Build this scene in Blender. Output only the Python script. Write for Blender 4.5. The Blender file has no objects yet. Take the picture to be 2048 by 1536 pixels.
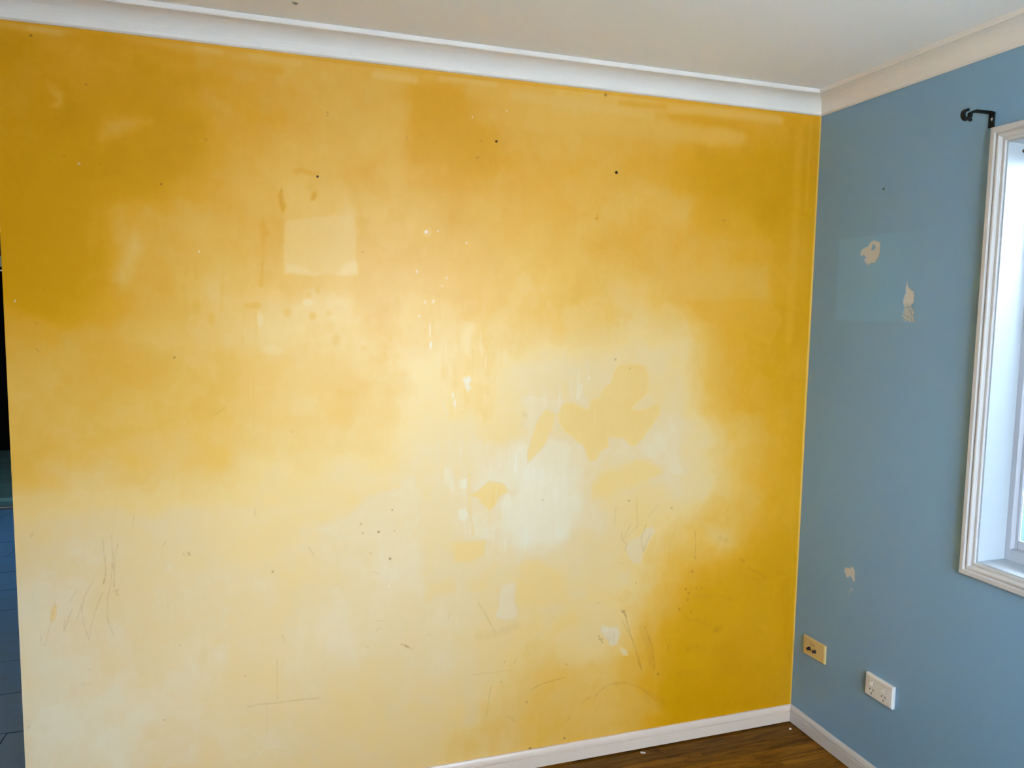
import bpy, bmesh, math, random
import numpy as np
from mathutils import Vector, Matrix

scene = bpy.context.scene
COL = scene.collection
random.seed(7)

# ---------------------------------------------------------------- camera
RIGHT = Vector((0.95106961, -0.30858548, 0.01554332))
UP = Vector((0.01372603, 0.09245313, 0.99562243))
FWD = Vector((0.30867166, 0.94669289, -0.09216502))
cam_data = bpy.data.cameras.new('camera')
cam_data.sensor_fit = 'HORIZONTAL'
cam_data.sensor_width = 36.0
cam_data.lens = 1488.5 / 2048.0 * 36.0
cam_data.clip_start = 0.02
cam_data.clip_end = 200
cam = bpy.data.objects.new('camera', cam_data)
COL.objects.link(cam)
m = Matrix((RIGHT, UP, -FWD)).transposed().to_4x4()
m.translation = Vector((-1.9456, -2.3356, 1.5874))
cam.matrix_world = m
scene.camera = cam

# ---------------------------------------------------------------- sky and exposure
world = bpy.data.worlds.new('sky')
world.use_nodes = True
scene.world = world
bg = world.node_tree.nodes['Background']
bg.inputs['Color'].default_value = (0.72, 0.82, 1.0, 1)
bg.inputs['Strength'].default_value = 18.0
scene.view_settings.view_transform = 'Standard'
scene.view_settings.look = 'None'
scene.view_settings.exposure = 0.9
scene.view_settings.gamma = 1.0
scene.view_settings.use_curve_mapping = False
scene.cycles.use_denoising = True
scene.cycles.max_bounces = 8
scene.cycles.diffuse_bounces = 6
scene.cycles.glossy_bounces = 4
scene.cycles.transparent_max_bounces = 12
scene.cycles.sample_clamp_indirect = 8.0


sun_data = bpy.data.lights.new('sun', 'SUN')
sun_data.energy = 9.0
sun_data.angle = 0.009
sun_data.color = (1.0, 0.95, 0.88)
sun = bpy.data.objects.new('sun', sun_data)
COL.objects.link(sun)
sun.rotation_euler = (-0.58, 0, 0)      # high sun behind the yellow wall: it lights the ground outside and enters no window


def portal(name, loc, rot, sx, sy):
    """Daylight portal filling a window opening: it only guides the sky's own light."""
    d = bpy.data.lights.new(name, 'AREA')
    d.shape = 'RECTANGLE'
    d.size, d.size_y = sx, sy
    o = bpy.data.objects.new(name, d)
    COL.objects.link(o)
    o.location, o.rotation_euler = loc, rot
    d.cycles.is_portal = True


HP = math.pi / 2
# light leaves an area lamp along its local -Z
portal('daylight_side_window', (0.16, -1.33, 1.49), (0, HP, 0), 1.19, 1.15)
portal('daylight_added_rear', (-1.0, -3.4, 1.45), (HP, 0, math.pi), 1.3, 1.2)  # portal of the unseen rear window added for fill
portal('daylight_hall_window', (-5.38, 3.6, 1.45), (0, -HP, 0), 1.2, 2.4)

# ---------------------------------------------------------------- helpers


def tag(o, label=None, cat=None, group=None, kind=None):
    if label: o['label'] = label
    if cat: o['category'] = cat
    if group: o['group'] = group
    if kind: o['kind'] = kind
    return o


def link(name, me, mat=None, parent=None):
    o = bpy.data.objects.new(name, me)
    COL.objects.link(o)
    if mat is not None and me is not None and not me.materials:
        me.materials.append(mat)
    if parent is not None:
        o.parent = parent
    return o


def empty(name, loc):
    o = bpy.data.objects.new(name, None)
    o.empty_display_size = 0.05
    o.location = loc
    COL.objects.link(o)
    return o


def mesh(name, verts, faces, smooth=False):
    me = bpy.data.meshes.new(name)
    me.from_pydata([tuple(v) for v in verts], [], faces)
    bm = bmesh.new(); bm.from_mesh(me)
    bmesh.ops.recalc_face_normals(bm, faces=bm.faces)
    bm.to_mesh(me); bm.free()
    if smooth:
        for p in me.polygons: p.use_smooth = True
    return me


def boxes(name, blist, bevel=0.0, segs=2):
    """One mesh made of axis-aligned boxes (x0,x1,y0,y1,z0,z1), optionally bevelled."""
    bm = bmesh.new()
    for x0, x1, y0, y1, z0, z1 in blist:
        r = bmesh.ops.create_cube(bm, size=1.0)
        for v in r['verts']:
            v.co = Vector(((x0 + x1) / 2 + v.co.x * (x1 - x0), (y0 + y1) / 2 + v.co.y * (y1 - y0), (z0 + z1) / 2 + v.co.z * (z1 - z0)))
    if bevel:
        bmesh.ops.bevel(bm, geom=list(bm.edges), offset=bevel, segments=segs, affect='EDGES', profile=0.6)
    me = bpy.data.meshes.new(name)
    bm.to_mesh(me); bm.free()
    return me


def sweep(name, prof, place, t0, t1):
    """Extrude a closed 2-D profile; place(a, b, end) gives the 3-D point, end 0 or 1."""
    n = len(prof)
    v = [place(a, b, 0) for a, b in prof] + [place(a, b, 1) for a, b in prof]
    f = [(i, (i + 1) % n, n + (i + 1) % n, n + i) for i in range(n)]
    f += [tuple(range(n)), tuple(range(2 * n - 1, n - 1, -1))]
    return mesh(name, v, f)


def lathe(name, prof, axis, segs=24):
    """Revolve (radius, height) pairs about an axis through the origin."""
    v, f = [], []
    for r, h in prof:
        for k in range(segs):
            a = 2 * math.pi * k / segs
            c, s = r * math.cos(a), r * math.sin(a)
            v.append({'x': (h, c, s), 'y': (c, h, s), 'z': (c, s, h)}[axis])
    n = len(prof)
    for i in range(n - 1):
        for k in range(segs):
            k2 = (k + 1) % segs
            f.append((i * segs + k, i * segs + k2, (i + 1) * segs + k2, (i + 1) * segs + k))
    f.append(tuple(range(segs)))
    f.append(tuple(range((n - 1) * segs, n * segs)))
    return mesh(name, v, f, True)


# ---------------------------------------------------------------- materials
def nodes_of(name):
    mt = bpy.data.materials.new(name)
    mt.use_nodes = True
    nt = mt.node_tree
    return mt, nt, nt.nodes['Principled BSDF']


def N(nt, kind, **kw):
    n = nt.nodes.new(kind)
    for k, v in kw.items():
        setattr(n, k, v)
    return n


def mixcol(nt, fac, a, b, blend='MIX'):
    n = N(nt, 'ShaderNodeMix', data_type='RGBA', blend_type=blend)
    for sock, val in ((n.inputs[0], fac), (n.inputs[6], a), (n.inputs[7], b)):
        if isinstance(val, bpy.types.NodeSocket): nt.links.new(val, sock)
        elif isinstance(val, tuple): sock.default_value = (*val, 1)
        else: sock.default_value = val
    return n.outputs[2]


def math_node(nt, op, a, b=None):
    n = N(nt, 'ShaderNodeMath', operation=op)
    for i, val in enumerate((a, b)):
        if val is None: continue
        if isinstance(val, bpy.types.NodeSocket): nt.links.new(val, n.inputs[i])
        else: n.inputs[i].default_value = val
    return n.outputs[0]


def noise(nt, scale, detail=4, rough=0.55, stretch=(1, 1, 1)):
    tc = N(nt, 'ShaderNodeTexCoord')
    mp = N(nt, 'ShaderNodeMapping')
    mp.inputs['Scale'].default_value = stretch
    nt.links.new(tc.outputs['Object'], mp.inputs[0])
    n = N(nt, 'ShaderNodeTexNoise')
    n.inputs['Scale'].default_value = scale
    n.inputs['Detail'].default_value = detail
    n.inputs['Roughness'].default_value = rough
    nt.links.new(mp.outputs[0], n.inputs['Vector'])
    return n.outputs['Fac']


def bump(nt, bsdf, height, strength, dist=0.001):
    b = N(nt, 'ShaderNodeBump')
    b.inputs['Strength'].default_value = strength
    b.inputs['Distance'].default_value = dist
    nt.links.new(height, b.inputs['Height'])
    nt.links.new(b.outputs[0], bsdf.inputs['Normal'])


def paint(name, col, rough=0.45, vary=0.06, scale=6.0, bumpy=0.15, spec=0.5):
    mt, nt, b = nodes_of(name)
    f = noise(nt, scale)
    dark = tuple(c * (1 - vary) for c in col)
    lite = tuple(min(1, c * (1 + vary)) for c in col)
    nt.links.new(mixcol(nt, f, dark, lite), b.inputs['Base Color'])
    b.inputs['Roughness'].default_value = rough
    b.inputs['Specular IOR Level'].default_value = spec
    if bumpy: bump(nt, b, noise(nt, 160, 3), bumpy)
    return mt


def attr(nt, name):
    a = N(nt, 'ShaderNodeAttribute')
    a.attribute_name = name
    return a.outputs['Fac']


def yellow_wall_material():
    mt, nt, b = nodes_of('worn_yellow_paint')
    w = attr(nt, 'wear')
    w = math_node(nt, 'ADD', w, math_node(nt, 'MULTIPLY', math_node(nt, 'SUBTRACT', noise(nt, 9, 5, 0.6), 0.5), 0.10))
    w = math_node(nt, 'ADD', w, math_node(nt, 'MULTIPLY', math_node(nt, 'SUBTRACT', noise(nt, 45, 4, 0.6, (1, 1, 0.7)), 0.5), 0.035))
    ramp = N(nt, 'ShaderNodeValToRGB')
    stops = [(0.0, (0.66, 0.30, 0.0)), (0.1, (0.70, 0.325, 0.002)), (0.2, (0.76, 0.36, 0.014)), (0.4, (0.81, 0.445, 0.073)),
             (0.6, (0.84, 0.55, 0.195)), (0.8, (0.79, 0.555, 0.275)), (1.0, (0.80, 0.66, 0.44))]  # middle stop lightened to brighten the centre of the wall
    cr = ramp.color_ramp
    cr.elements[0].position, cr.elements[1].position = stops[0][0], stops[-1][0]
    cr.elements[0].color, cr.elements[1].color = (*stops[0][1], 1), (*stops[-1][1], 1)
    for p, c in stops[1:-1]:
        e = cr.elements.new(p); e.color = (*c, 1)
    nt.links.new(w, ramp.inputs[0])
    c = mixcol(nt, attr(nt, 'dirt'), ramp.outputs[0], (0.27, 0.095, 0.010))
    c = mixcol(nt, attr(nt, 'chip'), c, (0.86, 0.82, 0.72))
    nt.links.new(c, b.inputs['Base Color'])
    b.inputs['Roughness'].default_value = 0.36
    b.inputs['Specular IOR Level'].default_value = 0.3
    bump(nt, b, noise(nt, 220, 3), 0.10)
    return mt


def blue_wall_material():
    mt, nt, b = nodes_of('blue_wall_paint')
    f = noise(nt, 5, 4)
    base = mixcol(nt, f, (0.21, 0.385, 0.56), (0.23, 0.405, 0.585))
    pale = mixcol(nt, attr(nt, 'pale'), base, (0.225, 0.435, 0.63))
    speck = N(nt, 'ShaderNodeMath', operation='GREATER_THAN')
    nt.links.new(noise(nt, 260, 4, 0.6), speck.inputs[0]); speck.inputs[1].default_value = 0.50
    plaster = mixcol(nt, noise(nt, 70, 4), (0.58, 0.55, 0.50), (0.68, 0.65, 0.60))
    plaster = mixcol(nt, math_node(nt, 'MULTIPLY', speck.outputs[0], attr(nt, 'mottle')), plaster, (0.25, 0.36, 0.41))
    c = mixcol(nt, attr(nt, 'chip'), pale, plaster)
    c = mixcol(nt, attr(nt, 'dirt'), c, (0.05, 0.07, 0.07))
    nt.links.new(c, b.inputs['Base Color'])
    b.inputs['Roughness'].default_value = 0.40
    bump(nt, b, noise(nt, 220, 3), 0.08)
    return mt


def wood(name, dark, lite, rough=0.42, axis='x', scale=1.0):
    """Oak laminate: grain running along the plank; each plank shifts the grain by its own position."""
    mt, nt, b = nodes_of(name)
    geo = N(nt, 'ShaderNodeNewGeometry')
    info = N(nt, 'ShaderNodeObjectInfo')
    add = N(nt, 'ShaderNodeVectorMath', operation='ADD')
    comb = N(nt, 'ShaderNodeCombineXYZ')
    nt.links.new(math_node(nt, 'MULTIPLY', info.outputs['Random'], 37.0), comb.inputs[0])
    nt.links.new(math_node(nt, 'MULTIPLY', info.outputs['Random'], 11.0), comb.inputs[1])
    nt.links.new(geo.outputs['Position'], add.inputs[0])
    nt.links.new(comb.outputs[0], add.inputs[1])
    mp = N(nt, 'ShaderNodeMapping')
    mp.inputs['Scale'].default_value = (1.6, 17, 1) if axis == 'x' else (17, 1.6, 1)
    nt.links.new(add.outputs[0], mp.inputs[0])
    n1 = N(nt, 'ShaderNodeTexNoise')
    n1.inputs['Scale'].default_value = 2.6 * scale; n1.inputs['Detail'].default_value = 7; n1.inputs['Distortion'].default_value = 1.2
    nt.links.new(mp.outputs[0], n1.inputs['Vector'])
    n2 = N(nt, 'ShaderNodeTexNoise')
    n2.inputs['Scale'].default_value = 14 * scale; n2.inputs['Detail'].default_value = 5
    nt.links.new(mp.outputs[0], n2.inputs['Vector'])
    ramp = N(nt, 'ShaderNodeValToRGB')
    ramp.color_ramp.elements[0].position = 0.36; ramp.color_ramp.elements[0].color = (*dark, 1)
    ramp.color_ramp.elements[1].position = 0.62; ramp.color_ramp.elements[1].color = (*lite, 1)
    nt.links.new(math_node(nt, 'ADD', math_node(nt, 'MULTIPLY', n1.outputs['Fac'], 0.7), math_node(nt, 'MULTIPLY', n2.outputs['Fac'], 0.3)), ramp.inputs[0])
    tone = math_node(nt, 'ADD', math_node(nt, 'MULTIPLY', info.outputs['Random'], 0.65), 0.70)
    hsv = N(nt, 'ShaderNodeHueSaturation')
    nt.links.new(ramp.outputs[0], hsv.inputs['Color']); nt.links.new(tone, hsv.inputs['Value'])
    nt.links.new(hsv.outputs[0], b.inputs['Base Color'])
    b.inputs['Roughness'].default_value = rough
    b.inputs['Specular IOR Level'].default_value = 0.12
    bump(nt, b, n2.outputs['Fac'], 0.06)
    return mt


def glass_material():
    mt = bpy.data.materials.new('window_glass'); mt.use_nodes = True
    nt = mt.node_tree; nt.nodes.clear()
    out = N(nt, 'ShaderNodeOutputMaterial'); mix = N(nt, 'ShaderNodeMixShader')
    tr = N(nt, 'ShaderNodeBsdfTransparent'); gl = N(nt, 'ShaderNodeBsdfGlossy'); fr = N(nt, 'ShaderNodeFresnel')
    tr.inputs[0].default_value = (0.93, 0.98, 0.985, 1); gl.inputs['Roughness'].default_value = 0.02
    fr.inputs[0].default_value = 1.45
    nt.links.new(fr.outputs[0], mix.inputs[0]); nt.links.new(tr.outputs[0], mix.inputs[1]); nt.links.new(gl.outputs[0], mix.inputs[2])
    nt.links.new(mix.outputs[0], out.inputs[0])
    return mt


M = {
    'yellow': yellow_wall_material(),
    'blue': blue_wall_material(),
    'white_room': paint('cream_wall_paint', (0.78, 0.67, 0.50)),
    'ceiling': paint('ceiling_flat_paint', (0.93, 0.95, 0.97), rough=0.85, vary=0.03, scale=3),
    'cornice': paint('cornice_white_paint', (0.86, 0.81, 0.76), rough=0.6, vary=0.02),
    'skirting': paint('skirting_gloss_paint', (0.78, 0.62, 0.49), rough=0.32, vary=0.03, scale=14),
    'casing': paint('window_trim_cream_paint', (0.65, 0.625, 0.61), rough=0.45, vary=0.015, scale=9, bumpy=0.03),
    'reveal': paint('window_reveal_paint', (0.47, 0.51, 0.54), rough=0.4, vary=0.03, scale=10),
    'aluminium': paint('grey_window_aluminium', (0.50, 0.50, 0.53), rough=0.4, vary=0.03, bumpy=0),
    'glass': glass_material(),
    'oak': wood('oak_laminate', (0.075, 0.024, 0.001), (0.26, 0.105, 0.009)),
    'subfloor': paint('dark_underlay', (0.03, 0.02, 0.015), rough=0.9),
    'slate': paint('blue_light_slate_tile', (0.020, 0.056, 0.115), rough=0.28, vary=0.5, scale=7, bumpy=0.5),  # blue of the hall's sky light is put into the tile colour
    'hall_wood': wood('grey_hall_boards', (0.014, 0.040, 0.048), (0.05, 0.11, 0.125), rough=0.3),
    'black_door': paint('black_door_paint', (0.0015, 0.0018, 0.003), rough=0.8, bumpy=0, spec=0.05),
    'black_bar': paint('black_rubber', (0.012, 0.012, 0.014), rough=0.6, bumpy=0),
    'sage': paint('sage_trim_paint', (0.34, 0.40, 0.30), rough=0.5),
    'brown': paint('brown_hall_wall_paint', (0.17, 0.075, 0.03), rough=0.6),
    'black_metal': paint('black_powder_coat', (0.003, 0.006, 0.008), rough=0.5, vary=0.1, bumpy=0, spec=0.2),
    'cream_plastic': paint('yellowed_cream_plastic', (0.74, 0.54, 0.22), rough=0.35, vary=0.03, bumpy=0),
    'white_plastic': paint('off_white_plastic', (0.80, 0.76, 0.70), rough=0.3, vary=0.02, bumpy=0),
    'black_plastic': paint('black_plastic', (0.012, 0.010, 0.012), rough=0.4, bumpy=0),
    'shade_and_seam': paint('grey_shade_and_seam', (0.36, 0.33, 0.29), rough=0.5, bumpy=0),  # painted shade round the rockers; also the cover's seam line
    'slot': paint('dark_slot', (0.03, 0.025, 0.02), rough=0.8, bumpy=0),
    'print': paint('brown_print', (0.16, 0.09, 0.02), rough=0.7, bumpy=0),
    'screw': paint('zinc_screw', (0.55, 0.55, 0.52), rough=0.35, bumpy=0),
    'paper': paint('white_paper', (0.80, 0.74, 0.70), rough=0.9, bumpy=0),
    'fence': paint('blue_steel_fence', (0.004, 0.040, 0.075), rough=0.45, vary=0.1, bumpy=0),
    'ground': paint('pale_concrete', (0.62, 0.61, 0.58), rough=0.9, vary=0.2, scale=3),
    'plaster': paint('ceiling_chip_plaster', (0.30, 0.28, 0.26), rough=0.9),
}

# ---------------------------------------------------------------- wear tables (wall metres: along wall, height)
WEAR_SHEEN_GRID = [  # paint wear; pale values right of centre also hold the window's sheen
    [95,93,92,90,87,82,82,82,79,77,76,74,73,71,69,65,60,54,50,46,44,43,41,39,37,26,16,9,8,6,7,7,8,8],
    [95,94,92,90,87,83,82,82,79,77,76,74,73,71,69,65,60,54,50,46,44,43,41,39,37,26,15,8,7,6,7,7,8,8],
    [95,94,92,91,87,83,82,82,79,77,76,74,73,71,69,65,59,54,50,46,45,43,42,40,38,24,11,4,5,5,6,7,8,8],
    [95,94,92,91,87,83,82,82,79,77,76,74,73,71,70,67,61,57,53,49,47,45,43,40,35,22,9,4,4,4,5,7,9,9],
    [95,94,92,91,87,83,82,82,80,78,77,76,76,76,74,71,67,62,58,54,51,47,44,42,38,26,13,7,6,4,6,8,10,10],
    [95,94,92,90,87,84,84,82,81,80,78,78,79,79,78,76,71,66,61,56,57,58,58,56,51,34,18,11,8,5,7,9,10,10],
    [95,94,92,89,87,87,85,82,81,80,79,79,81,81,79,76,72,69,65,60,62,64,64,62,57,39,23,15,10,5,6,7,7,7],
    [92,92,91,88,86,84,83,82,82,82,80,81,84,85,85,83,80,76,70,65,66,68,66,63,57,42,28,19,12,6,6,6,5,5],
    [90,89,89,86,84,83,81,80,80,80,80,82,86,88,85,82,81,79,74,71,71,72,72,71,65,50,35,25,18,12,10,8,5,5],
    [88,88,89,86,85,85,83,80,79,78,80,83,88,88,82,79,79,79,78,78,78,77,75,73,65,51,37,32,29,26,19,12,7,8],
    [86,87,89,85,83,81,80,79,74,72,78,84,86,85,81,79,77,77,84,90,85,80,75,70,63,55,47,43,39,34,26,18,14,14],
    [79,81,84,81,78,76,75,75,69,68,75,80,83,84,80,79,80,84,90,94,89,84,77,68,62,61,61,53,45,36,27,18,14,14],
    [71,73,77,76,75,73,71,70,68,66,68,69,74,76,76,77,80,84,90,95,91,88,78,67,64,68,73,62,49,38,28,18,14,14],
    [57,58,60,59,57,55,55,55,59,61,60,61,66,69,70,73,81,88,93,97,93,90,82,73,71,76,80,66,52,39,28,17,13,13],
    [43,44,50,50,49,49,48,46,53,59,61,63,64,65,67,71,76,80,85,89,87,86,83,81,80,81,82,66,50,37,26,16,13,13],
    [37,39,44,44,43,44,44,43,50,56,59,61,60,61,64,64,63,64,71,77,76,76,74,72,73,77,79,63,47,34,25,16,14,14],
    [38,39,42,42,42,41,41,41,45,49,52,52,49,49,55,57,54,56,66,74,74,73,71,69,69,72,72,56,40,29,21,14,12,12],
    [34,35,38,39,39,38,37,38,40,42,43,43,41,44,51,54,51,54,63,71,72,74,71,69,68,70,68,52,37,27,21,14,14,14],
    [28,29,35,36,37,37,38,39,43,47,45,44,44,45,51,52,49,50,57,62,65,67,66,65,65,65,63,49,35,26,19,12,11,11],
    [21,23,30,34,37,40,42,43,49,54,52,49,45,44,47,47,45,45,48,50,52,54,55,56,55,54,50,41,31,23,17,10,10,10],
    [13,13,15,19,23,32,38,42,47,51,51,49,43,41,44,44,43,42,42,43,44,45,47,49,46,43,39,34,28,23,17,11,11,11],
    [1,1,0,10,23,27,32,37,38,39,40,41,39,38,39,40,39,39,41,42,40,39,42,45,42,37,33,31,29,24,19,14,14,14],
    [0,0,3,14,28,28,28,31,32,33,35,36,36,37,37,36,35,36,39,40,37,35,37,38,36,32,29,30,30,25,20,16,16,16],
    [2,2,2,10,22,26,30,33,33,32,33,34,33,34,36,35,32,32,36,38,35,33,32,32,31,30,28,28,28,23,19,15,15,15],
    [5,4,5,6,8,14,22,30,32,32,33,34,33,32,33,33,29,30,34,36,35,35,33,31,31,32,31,27,24,19,13,9,9,10],
    [7,7,4,3,2,5,12,23,29,32,33,33,30,28,26,25,23,24,29,33,33,33,33,32,33,34,31,23,15,12,9,6,7,7],
    [10,9,4,5,11,9,11,21,25,29,33,36,35,31,23,18,15,18,26,31,30,30,30,30,28,25,21,15,9,8,7,6,6,6],
    [12,12,8,5,5,10,15,22,25,26,31,35,36,32,23,19,21,24,29,33,32,31,31,30,26,22,18,14,9,9,8,7,7,7],
    [14,14,14,12,10,9,11,20,27,32,33,35,35,32,22,21,26,31,35,37,36,36,34,33,33,33,30,25,20,17,15,13,12,12],
    [15,15,18,19,15,21,27,33,34,35,35,35,35,34,31,31,33,35,38,40,40,40,40,40,38,36,32,29,25,24,22,21,21,20],
    [15,15,18,19,15,20,27,33,35,35,35,35,35,34,33,33,35,37,39,40,40,40,40,40,38,36,33,31,28,26,24,23,23,22]]
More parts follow.
